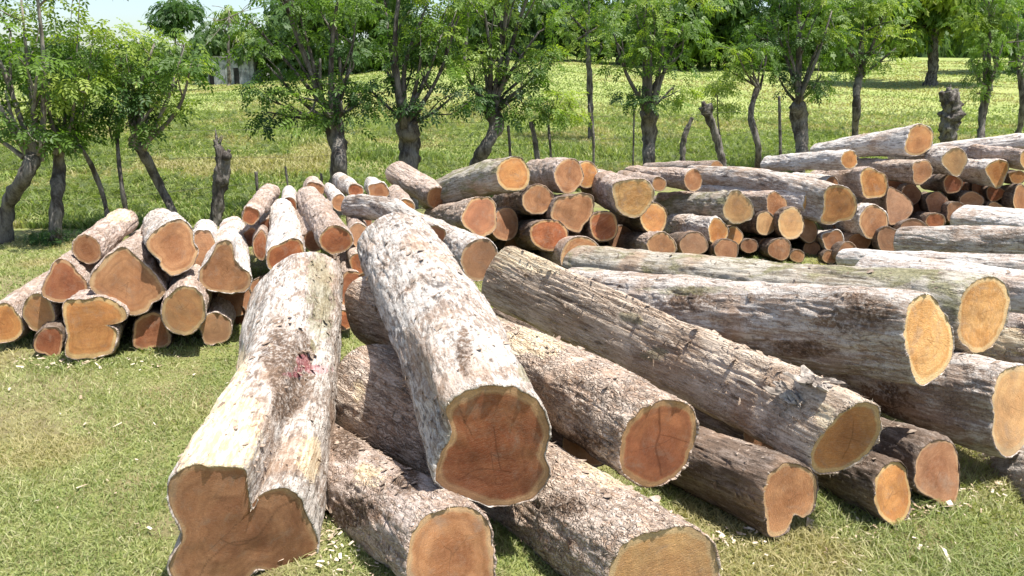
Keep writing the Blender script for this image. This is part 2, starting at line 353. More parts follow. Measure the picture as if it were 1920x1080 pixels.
edge = sm(PP[:, 0], .4, 1.6) * sm(3.6 - PP[:, 1], 0, 1.2); HH *= 1 + .9 * edge
blades('lawn_grass', PP[keep], HH[keep], WW[keep], LAWN, pr, 1.0, 'short patchy yellow green grass in front of the log piles')
# rough field beyond the row
P3 = scatter(210000, 9, 26, pw=1.25); ex = P3[:, 1] - rowY(P3[:, 0]); P3 = P3[ex > .2]
nz = fbm(np.stack((P3[:, 0] * .9, P3[:, 1] * .9, P3[:, 0] * 0), 1), 4, 2)
dpt = P3[:, 1] - rowY(P3[:, 0])
tall = np.clip(1.1 - (dpt - 5) / 14, .35, 1.1)
H3 = rng.uniform(.035, .10, len(P3)) * (1 + 1.2 * nz) * tall; W3 = rng.uniform(.014, .034, len(P3)) * np.sqrt(P3[:, 1] / 12)
blades('field_grass', P3, np.maximum(.04, H3), W3, WEED, [.3, .28, .18, .14, .10], .55, 'tall rough pasture grass rising behind the fence trees', patch=.5)
P4 = scatter(90000, 25, 75, pw=1.3); H4 = rng.uniform(.03, .09, len(P4)); W4 = rng.uniform(.04, .09, len(P4)) * P4[:, 1] / 40
blades('hill_grass', P4, H4, W4, WEED, [.22, .28, .28, .06, .16], .6, 'paler cropped grass on the upper hillside pasture', patch=.16)
# ------------------------------------------------------------ foliage
def leaf_template(nl=4, L=.2, w=.035, ll=.075):
    V = []; 
    for k in range(nl):
        x = L * (.25 + .7 * k / max(1, nl - 1))
        for s in (-1, 1):
            b = np.array((x, 0, 0)); d = np.array((.45, s * .9, -.12)); d /= np.linalg.norm(d); e = np.cross(d, (0, 0, 1)); e /= np.linalg.norm(e)
            V += [b, b + d * ll * .5 + e * w * .5 + np.array((0, 0, .006)), b + d * ll, b + d * ll * .5 - e * w * .5 + np.array((0, 0, .006))]
    b = np.array((L, 0, 0)); V += [b, b + (ll * .5, w * .5, .0), b + (ll, 0, -.01), b + (ll * .5, -w * .5, 0)]
    V = np.array(V); V[:, 2] -= 1.6 * V[:, 0] ** 2
    return V
def rotm(ax, ay, az):
    ca, sa, cb, sb, cc, sc = np.cos(ax), np.sin(ax), np.cos(ay), np.sin(ay), np.cos(az), np.sin(az)
    Z = np.zeros_like(ax); O = np.ones_like(ax)
    Rx = np.stack((O, Z, Z, Z, ca, -sa, Z, sa, ca), 1).reshape(-1, 3, 3)
    Ry = np.stack((cb, Z, sb, Z, O, Z, -sb, Z, cb), 1).reshape(-1, 3, 3)
    Rz = np.stack((cc, -sc, Z, sc, cc, Z, Z, Z, O), 1).reshape(-1, 3, 3)
    return Rz @ Ry @ Rx
LT = leaf_template()
BLT = leaf_template(3, .55, .22, .3)
GREENS = {'mid': ((.05, .105, .018), (.17, .27, .035)), 'bright': ((.10, .18, .03), (.33, .40, .06)),
          'dark': ((.024, .06, .014), (.07, .14, .025)), 'weed': ((.06, .09, .03), (.27, .32, .085)), 'far': ((.05, .10, .03), (.13, .20, .05))}
def foliage(cl, rad, per, pal, tpl, size, seed, base, flat=.6, outw=None):
    """cl (m,3) cluster centres; returns world verts + colours"""
    r = np.random.default_rng(seed); m = len(cl); n = m * per
    C = np.repeat(cl, per, 0); ci = np.repeat(np.arange(m), per)
    off = r.normal(0, 1, (n, 3)); off /= np.linalg.norm(off, axis=1)[:, None]; off *= (r.random((n, 1)) ** .5)
    rr = np.repeat(rad if np.ndim(rad) else np.full(m, rad), per)
    pos = C + off * rr[:, None] * np.array((1, 1, flat))
    az = np.arctan2(off[:, 1], off[:, 0]) + r.normal(0, .6, n)
    R = rotm(r.normal(0, .45, n), r.normal(.15, .4, n), az); sz = size * r.uniform(.65, 1.25, n)
    V = pos[:, None] + (np.einsum('nij,kj->nki', R, tpl) * sz[:, None, None])
    nv = len(tpl); q = np.arange(n * nv).reshape(-1, 4)
    ct = r.random(m)[ci] * .6 + r.random(n) * .4
    A, B = np.array(GREENS[pal][0]), np.array(GREENS[pal][1])
    col = A + (B - A) * (ct[:, None] ** 1.3)
    col = np.concatenate((np.repeat(col, nv, 0), np.ones((n * nv, 1))), 1)
    return V.reshape(-1, 3) , q, col
def tree(label, trunk, w, Y, blobs, pal='mid', group=None, seed=0, head=1.25, name='pollarded_tree', tpl=None, size=1., dens=1., cat='tree', per=21, crad=.25, fork=3, bare=0, yr=.8):
    """trunk: pixels base->head; w: trunk width (px) at base, head; blobs: (u, v, r px[, palette]) crown lumps at the tree's distance"""
    r = np.random.default_rng(seed + 100)
    tpl = LT if tpl is None else tpl
    b0 = at(trunk[0][0], trunk[0][1], Y); 
    z0 = hgt(b0[0], Y)
    pts = [at(u, v, Y + .15 * math.sin(i * 1.7 + seed)) for i, (u, v) in enumerate(trunk)]
    if pts[0][2] > z0: pts.insert(0, np.array((pts[0][0] + (pts[0][0] - pts[1][0]) * .4, Y, z0 - .05)))
    pts = np.array(pts); base = np.array((pts[0][0], pts[0][1], z0)); sc = Y / F
    if len(trunk) > 1:
        root = empty(name, base, label, cat, group); n = 26
        C = cr(pts, n); t = np.linspace(0, 1, n)
        R = (w[0] * (1 - t) + w[1] * t) * .40 * sc; R *= 1 + .3 * np.exp(-t * 14) + .6 * (head - 1) * np.exp(-((t - .95) / .09) ** 2)
        R *= 1 + .12 * vnoise(np.stack((t * 9, t * 0, t * 0 + seed), 1), seed); R[-1] *= .6
        V, q4, q3 = tube(C, R, 18, .30, seed)
        mesh('trunk', V - base, [q4, q3], MTRUNK, root)
    head_p = pts[-1]; parts = []
    CL = []; VV = []; QQ = []; CC = []; o = 0
    for bi, bl in enumerate(blobs):
        u, v, rp = bl[:3]; bp = bl[3] if len(bl) > 3 else pal
        c = at(u, v, Y + r.uniform(-.25, .25) * yr); rad = rp * sc * 1.03
        m = max(2, int(4.6 * dens * (rad / .55) ** 2.2)); d = r.normal(0, 1, (m, 3)); d /= np.linalg.norm(d, axis=1)[:, None]
        cl = c + d * (r.random((m, 1)) ** .42) * rad * np.array((1, min(1.1, .35 + yr * .6), .9))
        # limb to the lump, twigs to clusters
        P0 = head_p + r.normal(0, .035, 3) + (0, 0, -.05); mid = (P0 + c) / 2 + np.array((r.normal(0, .06), r.normal(0, .06), -.05 * (abs(c[0] - P0[0]))))
        L = cr(np.array((P0, mid, c)), 9); r0 = min(w[1] * sc * .24, .022 + .04 * rad); parts.append(tube(L, np.linspace(r0, r0 * .3, 9), 6, .15, bi))
        for k in r.permutation(m)[:max(2, int(m * (.45 if not bare else 1)))]:
            s = L[r.integers(3, 9)]; mm = (s + cl[k]) / 2 + r.normal(0, .05, 3)
            parts.append(tube(cr(np.array((s, mm, cl[k])), 5), np.linspace(r0 * .35, .004 * max(1, Y / 12), 5), 4))
        if bare: continue
        V, q, col = foliage(cl, crad * min(1.2, rad / .5 + .4), per, bp, tpl, size * (.78 if tpl is LT else 1), seed * 31 + bi, base)
        VV.append(V); QQ.append(q + o); CC.append(col); o += len(V)
    V, fs = join(parts); mesh('branches', V - base, fs, MTWIG if bare or Y < 9 else MTRUNK, root)
    if VV:
        mesh('crown', np.vstack(VV) - base, [np.vstack(QQ)], MLEAF, root, {'tint': ('FLOAT_COLOR', np.vstack(CC))}, False)
    return root
def rY(u):        # distance of the tree row along this pixel column
    k = (u - 960) / F * 1.03; return (8.1 + .6 * 5.4) / (1 - .6 * k)
G1 = 'pollarded trees along the fence line'
T = [
 ('leaning pollarded tree with a bowed thick trunk at the left edge', [(5, 457), (13, 387), (49, 329), (65, 285)], (40, 26), [(20, 60, 70), (70, 130, 66), (10, 170, 62), (60, 215, 52), (75, 255, 36), (-40, 240, 60), (40, 0, 60, 'bright'), (-40, 60, 80), (90, 190, 40, 'bright'), (60, -90, 90), (-70, -60, 90)], 'mid'),
 ('upright grey pollard with a flat cut top and ivy at its foot', [(107, 455), (105, 380), (112, 320), (108, 278)], (32, 24), [(120, 255, 26), (105, 235, 30), (125, 200, 36), (140, 165, 36, 'bright'), (95, 110, 50)], 'mid'),
 ('thin leaning tree between the flat cut pollard and the slender stem', [(200, 395), (180, 330), (155, 282), (132, 262)], (12, 9), [(155, 255, 30), (165, 225, 32), (150, 130, 44), (175, 60, 55, 'bright'), (150, -20, 60, 'bright'), (140, 195, 28)], 'mid'),
 ('slender straight stem just left of the leaning mottled trunk', [(235, 388), (226, 330), (218, 250)], (10, 8), [(215, 215, 34), (230, 180, 40), (215, 140, 40, 'bright')], 'dark'),
 ('pollard with a mottled trunk leaning left above the left log pile', [(322, 392), (296, 340), (266, 285), (250, 262)], (20, 24), [(250, 225, 36), (280, 205, 40, 'dark'), (265, 170, 46, 'dark'), (240, 145, 44), (310, 175, 26, 'bright'), (225, 95, 55, 'bright'), (290, 80, 58, 'bright'), (345, 85, 45, 'bright'), (360, 115, 34), (300, 120, 46)], 'mid'),
 ('dense dark crowned pollard with a low spray reaching left', [(632, 350), (637, 300), (632, 258), (622, 222)], (34, 40), [(640, 190, 56, 'dark'), (590, 175, 56), (660, 130, 62, 'dark'), (600, 110, 66), (545, 90, 56), (630, 50, 66), (560, 20, 60), (500, 210, 30, 'dark'), (490, 180, 24), (500, 120, 40), (680, 190, 36, 'dark'), (600, 215, 30), (640, -50, 90), (520, -40, 80), (665, 60, 50, 'mid'), (470, 40, 40)], 'mid'),
 ('thick trunked pollard forking into a wide fan left of the tilted log', [(765, 318), (768, 270), (762, 228)], (42, 46), [(760, 150, 66, 'dark'), (715, 110, 56), (790, 90, 64), (740, 50, 66, 'dark'), (830, 60, 56), (830, 130, 50), (770, 190, 42, 'dark'), (690, 165, 34, 'dark'), (800, 10, 70, 'bright'), (720, -10, 70, 'dark'), (760, -90, 100), (850, 180, 34, 'dark'), (860, 30, 40, 'bright')], 'mid'),
 ('pollard with an S shaped trunk behind the orange ended tilted log', [(893, 312), (912, 275), (930, 235), (920, 200)], (32, 33), [(930, 150, 56), (900, 100, 56, 'bright'), (960, 90, 60), (1010, 60, 56), (870, 110, 36, 'bright'), (940, 30, 62, 'bright'), (1000, 130, 40), (950, 190, 36, 'dark'), (985, 170, 36), (1040, 110, 36, 'bright'), (890, 165, 34, 'dark'), (900, -20, 70), (1000, -40, 80), (960, -110, 80)], 'mid'),
 ('straight pollard with a dark round head at the centre right', [(1215, 308), (1218, 250), (1214, 205)], (26, 36), [(1240, 180, 38), (1200, 165, 36, 'dark'), (1225, 130, 52), (1180, 110, 48), (1265, 110, 48), (1150, 60, 52), (1220, 60, 60, 'bright'), (1280, 50, 50), (1265, 160, 30, 'bright'), (1190, 10, 66), (1260, -10, 66, 'bright'), (1220, -90, 90)], 'mid'),
 ('young forked tree with a wavy dark stem beyond the long grey log', [(1420, 318), (1422, 275), (1408, 215), (1421, 160)], (15, 12), [(1400, 135, 34), (1430, 110, 40), (1380, 95, 36, 'bright'), (1410, 70, 44), (1360, 130, 26, 'bright'), (1440, 60, 40)], 'mid'),
 ('pollard with a wide forked head left of the topmost right log', [(1502, 292), (1500, 235), (1496, 190)], (24, 34), [(1500, 155, 44, 'dark'), (1460, 145, 36, 'dark'), (1540, 140, 40), (1500, 100, 56, 'dark'), (1470, 60, 52), (1540, 70, 52), (1500, 20, 64), (1560, 20, 50, 'bright'), (1440, 20, 50, 'dark'), (1500, -70, 90, 'dark')], 'mid'),
 ('forked slim tree rising behind the topmost right log', [(1603, 262), (1606, 205), (1606, 170), (1613, 135)], (17, 15), [(1600, 110, 42), (1640, 95, 42), (1570, 75, 44), (1620, 50, 56, 'bright'), (1680, 90, 34, 'bright'), (1660, 20, 50, 'bright'), (1580, 20, 56), (1620, -50, 70)], 'mid'),
 ('slim bushy crowned tree right of the knobbly dead stump', [(1838, 270), (1842, 220), (1852, 165)], (16, 16), [(1850, 145, 40), (1820, 115, 38), (1880, 110, 40), (1850, 75, 50), (1890, 50, 50, 'bright'), (1830, 175, 24), (1830, 30, 50, 'bright'), (1870, -10, 60), (1850, -70, 70)], 'mid'),
 ('thin dark stemmed tree cut by the right edge of the photo', [(1908, 258), (1918, 200), (1912, 130)], (13, 12), [(1920, 110, 36), (1930, 60, 50, 'dark'), (1910, 20, 46), (1940, 140, 30)], 'mid'),
]
for i, (lb, tr, w, bl, pal) in enumerate(T):
    tree(lb, tr, w, rY(tr[0][0]), bl, pal, G1, i * 3 + 1)
# slim trees standing up the slope
tree('pale slim tree alone on the slope left of the dark headed pollard', [(1107, 190), (1104, 120), (1100, 60)], (16, 10), 19, [(1100, 40, 48, 'bright'), (1075, 80, 34), (1130, 90, 30), (1060, 20, 40), (1140, 30, 46, 'bright'), (1100, -30, 60)], 'bright', 'slim trees beyond the fence', 71, head=1.0, name='slim_tree', dens=.8, crad=.35)
tree('low young tree with a bright leafy tuft left of the slim pale tree', [(1033, 300), (1030, 255), (1027, 215)], (8, 7), rY(1030), [(1040, 195, 32), (1070, 190, 26, 'bright'), (1015, 205, 22), (1045, 175, 24, 'bright')], 'mid', 'slim trees beyond the fence', 73, head=1.1, name='sapling')
tree('sparse sapling beside the tilted dead post at centre right', [(1352, 275), (1346, 225), (1345, 175)], (5, 3), rY(1345) + 1.5, [(1350, 195, 22, 'bright'), (1335, 160, 20), (1360, 160, 18)], 'bright', 'slim trees beyond the fence', 75, head=1, name='sapling', dens=.6)
# ivy at the foot of the flat cut pollard
c = at(107, 448, rY(107)) + np.array((0, -.12, 0)); c[2] = hgt(c[0], c[1]) + .08
V, q, col = foliage(c + rng.normal(0, 1, (14, 3)) * np.array((.16, .1, .05)), .12, 14, 'dark', LT, .35, 5, c)
o = mesh('low_bush', V - c, [q], MLEAF, None, {'tint': ('FLOAT_COLOR', col)}, False); o.location = c
tag(o, 'small dark leafy bush round the foot of the flat cut pollard', 'bush')
# dead trunks and posts
def snag(label, pts, w, Y, seed, knobs=(), name='dead_trunk', cat='dead tree', group='dead trunks standing in the tree row', wob=.45, spikes=0, stubs=()):
    P = [at(u, v, Y) for u, v in pts]; z0 = hgt(P[0][0], Y)
    if P[0][2] > z0: P.insert(0, np.array((P[0][0], Y, z0 - .03)))
    P = np.array(P); base = np.array((P[0][0], Y, z0)); n = 60; t = np.linspace(0, 1, n); C = cr(P, n)
    R = np.interp(t, np.linspace(0, 1, len(w)), w) * .5 * Y / F; parts = [tube(C, R * (1 + .12 * vnoise(np.stack((t * 11, 0 * t, 0 * t + seed), 1), 3)), 28, wob * .7, seed, 22)]
    for ku, kv, kr in knobs:
        c = at(ku, kv, Y - .04); h = kr * Y / F; parts.append(tube([c + (0, 0, -h), c + (0, 0, -h * .6), c, c + (0, 0, h * .6), c + (0, 0, h)], np.array((.3, .85, 1, .8, .3)) * h, 12, .5, seed + int(ku)))
    rr = np.random.default_rng(seed)
    for (u0, v0, u1, v1, ww) in stubs:
        a, b = at(u0, v0, Y), at(u1, v1, Y - .03); parts.append(tube(cr(np.array((a, (a + b) / 2 + rr.normal(0, .01, 3), b)), 8), np.linspace(1.2, .6, 8) * ww * .5 * Y / F, 12, .4, int(u1), 30))
    for k in range(spikes):
        a = C[-1] + rr.normal(0, .02, 3); b = a + np.array((rr.normal(0, .03), rr.normal(0, .03), rr.uniform(.06, .2))); parts.append(tube([a, (a + b) / 2, b], (.018, .012, .003), 5))
    V, fs = join(parts); o = mesh(name, V - base, fs, MTRUNK); o.location = base; tag(o, label, cat, group)
snag('black dead trunk with a splintered top above the left log pile', [(403, 420), (412, 350), (418, 300), (408, 272)], (25, 22, 23, 25, 10), rY(405), 3, [(424, 292, 9)], spikes=5, stubs=[(418, 300, 430, 280, 11), (414, 290, 402, 262, 10)])
snag('leaning dead post with a dark knotted head at centre right', [(1355, 312), (1345, 265), (1332, 225), (1322, 198)], (17, 15, 14, 22), rY(1340), 5, [(1326, 212, 9)], stubs=[(1326, 210, 1318, 190, 12), (1328, 215, 1336, 202, 7)])
snag('short curved bare post left of the leaning knotted one', [(1279, 310), (1283, 260), (1298, 220)], (12, 11, 7), rY(1285), 6)
snag('knobbly grey dead stump standing above the right log pile', [(1777, 275), (1779, 235), (1785, 205), (1780, 170)], (26, 23, 36, 24), rY(1780), 7, [], wob=.6, spikes=3, stubs=[(1774, 192, 1764, 172, 13), (1786, 192, 1795, 166, 13), (1780, 186, 1779, 164, 12)])
PO = 'thin fence posts of the wire fence'
for (lb, pts, w) in [
 ('slim dark fence post above the reddish log of the left pile', [(483, 365), (480, 322)], 7), ('crooked stick post between two pale logs of the left pile', [(541, 362), (535, 312)], 5),
 ('short fence post left of the dense dark crowned pollard', [(604, 350), (602, 325)], 6), ('thin post right of the S shaped trunk', [(957, 300), (953, 235)], 7),
 ('pale twisted post with a chipped head right of the S shaped trunk', [(1009, 315), (1003, 262), (995, 228)], 11),
 ('wavy thin post below the pale slim tree', [(1113, 305), (1112, 250), (1104, 195)], 6), ('thin stick post left of the dark headed pollard', [(1187, 308), (1189, 205)], 4),
 ('thin straight post left of the wide forked pollard', [(1463, 290), (1461, 180)], 7)]:
    snag(lb, pts, (w, w * .8, w * .8), rY(pts[0][0]), int(pts[0][0]), name='fence_post', cat='fence post', group=PO, wob=.2)
# three wires run along the row
parts = []
for hz in (.45, .8, 1.15):
    xs = np.linspace(-7, 9, 60); ys = rowY(xs) + .05
    zs = hgt(xs, ys) + hz + .025 * np.sin(xs * 2.2 + hz * 5); parts.append(tube(np.stack((xs, ys, zs), 1), np.full(60, .0018), 4))
V, fs = join(parts); o = mesh('wire_fence', V, fs, MWIRE); tag(o, 'three thin sagging wires strung along the row of trees', 'fence')
# leafless light branches and background trees
GF = 'tall trees at the top of the hill'
B = [  # label, trunk px, w, Y, blobs, palette
 ('pale green feathery tree behind the left edge pollard', [(110, 150), (112, 60)], (10, 6), 34, [(110, 90, 50), (70, 110, 45), (150, 110, 45), (100, 130, 50), (60, 140, 40)], 'far'),
 ('low green tree on the skyline above the mottled pollard', [(300, 150), (300, 90)], (12, 8), 46, [(300, 100, 44), (250, 110, 40), (350, 110, 40), (210, 120, 36), (170, 130, 36)], 'far'),
 ('dark small topped tree against the sky left of the grey hut', [(330, 140), (328, 60)], (6, 4), 48, [(328, 25, 22, 'dark'), (320, 45, 18, 'dark'), (340, 12, 14, 'dark')], 'mid'),
 ('green round tree directly behind the grey hut', [(440, 140), (438, 80)], (12, 8), 62, [(430, 90, 40), (400, 70, 34), (470, 80, 40), (450, 50, 34, 'bright'), (400, 110, 30), (500, 100, 36)], 'far'),
 ('grey leafless tree standing over the grey hut', [(430, 150), (428, 90), (430, 30)], (9, 5), 56, [(400, 40, 26), (430, 20, 30), (460, 50, 24), (390, 80, 18), (450, 90, 18), (420, 60, 24), (470, 10, 24)], 'bare'),
 ('tall leafy tree filling the gap left of the thick forked pollard', [(560, 150), (560, 60)], (18, 12), 60, [(540, 90, 50), (590, 80, 50), (560, 40, 50), (640, 90, 46), (520, 50, 40), (610, 30, 44)], 'far'),
 ('dark rounded tree behind the thick forked pollard', [(720, 130), (720, 60)], (18, 12), 64, [(700, 70, 56), (760, 60, 56), (680, 20, 50), (740, 10, 56), (800, 80, 46)], 'mid'),
 ('mid green tree behind the S shaped pollard', [(900, 120), (900, 60)], (18, 12), 66, [(880, 60, 56), (940, 50, 56), (900, 10, 56), (840, 80, 44), (980, 80, 40)], 'far'),
 ('grey leafless tree above the S shaped pollard', [(870, 120), (875, 60), (880, 0)], (10, 6), 58, [(850, 20, 34), (900, 10, 36), (880, -20, 40), (920, 50, 26), (840, 60, 26)], 'bare'),
 ('loose crowned tree beyond the pale slim tree', [(1030, 110), (1030, 50)], (16, 10), 66, [(1020, 50, 46), (1070, 40, 46), (1040, 0, 50), (1000, 85, 24), (1060, 80, 30)], 'far'),
 ('dark shady tree behind the gap right of the pale slim tree', [(1160, 112), (1160, 50)], (18, 12), 64, [(1150, 50, 54), (1110, 20, 46), (1200, 20, 54), (1190, 75, 40)], 'mid'),
 ('broad dark tree behind the dark headed pollard', [(1290, 118), (1290, 60)], (22, 16), 60, [(1280, 60, 60), (1340, 40, 64), (1240, 30, 56), (1390, 70, 56), (1300, 0, 66), (1380, 10, 60), (1340, 95, 30), (1260, 100, 26)], 'mid'),
 ('broad dark tree behind the wide forked pollard', [(1450, 118), (1450, 60)], (22, 16), 60, [(1440, 60, 56), (1500, 40, 60), (1560, 70, 56), (1460, 0, 60), (1540, 0, 66), (1600, 40, 50), (1500, 100, 28)], 'mid'),
 ('great spreading shade tree with a thick trunk on the hill', [(1749, 128), (1749, 85), (1752, 50)], (26, 20), 44, [(1750, 40, 50, 'bright'), (1690, 50, 46, 'bright'), (1810, 45, 50, 'bright'), (1650, 30, 50, 'mid'), (1720, 0, 60, 'bright'), (1790, -10, 66, 'bright'), (1850, 40, 46, 'mid'), (1700, 70, 22, 'dark'), (1870, 0, 60, 'mid'), (1640, -20, 66, 'mid'), (1750, -70, 110, 'mid')], 'mid'),
 ('dark leafy tree on the hill at the right edge', [(1900, 110), (1900, 60)], (20, 14), 56, [(1890, 50, 50), (1940, 60, 60), (1910, 0, 60), (1850, 20, 50)], 'mid'),
]
for i, (lb, tr, w, Y, bl, pal) in enumerate(B):
    p = at(tr[0][0], tr[0][1], Y)
    bare_ = pal == 'bare'
    tree(lb, tr, w, Y, bl, 'far' if bare_ else pal, GF, 200 + i, head=1, name='bare_tree' if bare_ else 'broadleaf_tree', tpl=BLT, size=(.62 if Y > 50 else .42), dens=(.1 if not bare_ else .06), per=(90 if Y > 50 else 130), crad=1.0 if Y > 50 else .85, bare=bare_, yr=3)
# distant continuous wood
m = 260; u = rng.uniform(-200, 2150, m); Yd = rng.uniform(82, 100, m); X = (u - 960) / F * Yd
zg = hgt(X, Yd); top = np.where(u < 470, 2.2, 5.5) * rng.uniform(.4, 1.3, m)
cl = np.stack((X, Yd, zg + top * rng.random(m)), 1)
V, q, col = foliage(cl, 1.8, 60, 'far', BLT, 1.5, 77, cl[0]); o = mesh('distant_wood', V, [q], MLEAF, None, {'tint': ('FLOAT_COLOR', col)}, False)
tag(o, 'far hazy belt of mixed green woodland along the skyline', 'woodland', kind='stuff')
# weeds behind the row: leafy clumps
m = 5200; PW = scatter(m * 2, 9.3, 30, pw=1.3); dd = PW[:, 1] - rowY(PW[:, 0]); PW = PW[dd > .4][:m]
nz = fbm(np.stack((PW[:, 0] * .5, PW[:, 1] * .5, PW[:, 0] * 0), 1), 3, 44); PW = PW[nz > -.3]; nz = nz[nz > -.3]
PW[:, 2] += rng.uniform(.02, .12, len(PW)) * (1 + nz)
V, q, col = foliage(PW, rng.uniform(.09, .26, len(PW)), 9, 'weed', LT, .5, 12, PW[0], .7)
o = mesh('weeds', V, [q], MLEAF, None, {'tint': ('FLOAT_COLOR', col)}, False)
tag(o, 'leafy yellow green weeds crowding the foot of the slope', 'weeds', kind='stuff')
# grey hut
def box(x0, x1, y0, y1, z0, z1):
    V = np.array([(x, y, z) for z in (z0, z1) for y in (y0, y1) for x in (x0, x1)], float)
    return V, np.array([(0, 2, 3, 1), (4, 5, 7, 6), (0, 1, 5, 4), (2, 6, 7, 3), (0, 4, 6, 2), (1, 3, 7, 5)]), []
p = onhill(435, 158, 20, 70); Yh = p[1]; s = Yh / F; root = empty('hut', p, 'small weathered grey concrete hut on the far left slope', 'hut')
hw = 42 * s; hh = 46 * s
V, fs = join([box(-hw, hw, 0, hw * 1.1, -.4, hh)]); mesh('wall', V, fs, MCONC, root, smooth=False)
V, fs = join([box(-hw * 1.06, hw * 1.06, -.12, hw * 1.2, hh + .003, hh + .12)]); mesh('roof', V, fs, MTIN, root, smooth=False)
V, fs = join([box(hw * .12, hw * .34, -.02, .05, -.1, hh * .62)]); mesh('door', V, fs, MDARK, root, smooth=False)
V, fs = join([box(-hw * .95, -hw * .75, -.02, .05, -.1, hh * .5)]); mesh('window', V, fs, MDARK, root, smooth=False)
# ------------------------------------------------------------ logs
LOGS = {}
def zc(s, ox, oy, pts): return [(ox + x / s, oy + y / s) for x, y in pts]
def log(key, label, grp, near, out, far, face='tan', bark='pale', hi=0, mid=(), flute=.55, yaw=None, spots=(), lines=(), pitch=True, pithoff=(0, 0), lump=1., flakes=0, farface=None):
    """near (u, v, Y) of the near cut; out: (rx, ry) px or traced outline; far (u, v, Y, scale): other end"""
    sd = sum(ord(ch) * (i + 3) for i, ch in enumerate(key)); r = np.random.default_rng(sd)
    u, v, Y = near
    if isinstance(out, tuple):
        rx, ry = out; th = np.linspace(0, 2 * np.pi, 24, endpoint=False); k = 1
        for hnum, am in ((2, .045), (3, .055), (4, .03), (5, .02)): k = k + am * r.normal() * np.cos(hnum * th + r.uniform(0, 6.3))
        pl = np.stack((u + rx * k * np.cos(th), v + ry * k * np.sin(th)), 1)
    else: pl = np.array(out, float)
    if Y is None: Y = gY(u, pl[:, 1].max())
    P0 = at(u, v, Y); P1 = at(far[0], far[1], far[2]); s1 = far[3]
    ax = P0 - P1; axl = np.linalg.norm(ax); axn = ax / axl
    vd = np.array((0, 0, CH)) - P0; va = math.atan2(vd[0], -vd[1]); aa = math.atan2(axn[0], -axn[1])
    w_, h_ = np.ptp(pl[:, 0]), np.ptp(pl[:, 1])
    yr = math.acos(min(1, w_ / h_)) if yaw is None else math.radians(yaw)
    yr = min(yr, math.radians(66)); sg = 1 if ((aa - va + math.pi) % (2 * math.pi) - math.pi) > 0 else -1
    ang = va + (sg * yr if yaw is None else yr)
    if pl[:, 0].size == 24 and yaw is None and w_ > .93 * h_: ang = va * .5 + (aa if abs(aa - va) < .5 else va) * .5
    nz_ = np.clip(axn[2], -.35, .35) if pitch else 0
    N = np.array((math.sin(ang), -math.cos(ang), nz_)); N /= np.linalg.norm(N)
    hi_n = {0: 64, 1: 120, 2: 200}[hi]; nr = {0: 44, 1: 130, 2: 260}[hi]
    pc = crc(pl, hi_n); C0 = np.array((0, 0, CH))
    O3 = []
    for (pu, pv) in pc:
        d = ray(pu, pv); t = np.dot(P0 - C0, N) / np.dot(d, N); O3.append(C0 + d * t - P0)
    O3 = np.array(O3)
    # plane frame
    A = np.cross(N, (0, 0, 1)); A /= np.linalg.norm(A); B = np.cross(A, N); a2 = O3 @ A; b2 = O3 @ B
    # make orientation consistent (counter-clockwise seen from N)
    area = .5 * np.sum(a2 * np.roll(b2, -1) - np.roll(a2, -1) * b2)
    Rm = math.sqrt(abs(area) / math.pi); cx, cy = a2.mean() * .6, b2.mean() * .6
    st = math.atan2(b2[0] - cy, a2[0] - cx); sgn = 1 if area > 0 else -1
    th = st + sgn * np.linspace(0, 2 * np.pi, hi_n, endpoint=False)
    # remap angles so the round profile follows the traced one
    ta = np.unwrap(np.arctan2(b2 - cy, a2 - cx)); ta = ta * .6 + (ta[0] + sgn * np.linspace(0, 2 * np.pi, hi_n, endpoint=False)) * .4; th = ta
    k = 1 + .05 * np.cos(2 * th + r.uniform(0, 6)) + .04 * np.cos(3 * th + r.uniform(0, 6)) + .02 * np.cos(5 * th + r.uniform(0, 6))
    ra, rb = cx + Rm * k * np.cos(th), cy + Rm * k * np.sin(th)
    t = np.concatenate(([0, .004, .012], np.linspace(.02, .985, nr - 5), [.994, 1.])); t = t ** 1.0
    path = [P0] + [at(m[1], m[2], Y + (far[2] - Y) * m[0]) for m in mid] + [P1]; pt = [0] + [m[0] for m in mid] + [1]
    PP = np.array(path); tt = t
    if mid:
        C = cr(PP, 400); cs = np.interp(np.linspace(0, len(PP) - 1, 400), np.arange(len(PP)), pt)
        ctr = np.stack([np.interp(tt, cs, C[:, q]) for q in range(3)], 1)
    else: ctr = P0 + (P1 - P0) * tt[:, None]
    w = (sm(tt, 0, flute) if key != 'F1' else np.clip(tt, 0, 1) ** .8)[:, None]; sc = (1 + (s1 - 1) * tt)[:, None]
    if hi == 0: sc = sc * (1 + .03 * np.sin(tt * 7 + r.uniform(0, 6)))[:, None]
    qa = (a2 * (1 - w) + ra * w) * sc; qb = (b2 * (1 - w) + rb * w) * sc
    # bark relief
    Lz = (tt * axl)[:, None] + 0 * qa; lc = np.stack((qa, qb, Lz), -1).reshape(-1, 3)
    rr = np.sqrt(qa ** 2 + qb ** 2).ravel() + 1e-6
    so_ = r.uniform(0, 50)
    d = .075 * Rm * lump * fbm(lc * np.array((3.2, 3.2, 2.2)) / max(.6, Rm / .18) + so_, 2, 1)
    if hi:
        d += .0045 * fbm(lc * np.array((38, 38, 5)) + so_, 3, 2) + .006 * fbm(lc * np.array((11, 11, 7)) + so_, 3, 5)
        fs_ = fbm(lc * np.array((15, 15, 2.2)) + so_ + 9, 3, 12); d -= .0075 * np.clip(1 - np.abs(fs_) / .13, 0, 1) ** 1.3 * sm(fbm(lc * 4 + so_, 2, 31), -.45, .25)
        fl = fbm(lc * np.array((20, 20, 9)) + so_, 3, 8); d += .004 * sm(fl, .1, .22)
    else: d += .006 * fbm(lc * np.array((14, 14, 6)) + so_, 3, 2)
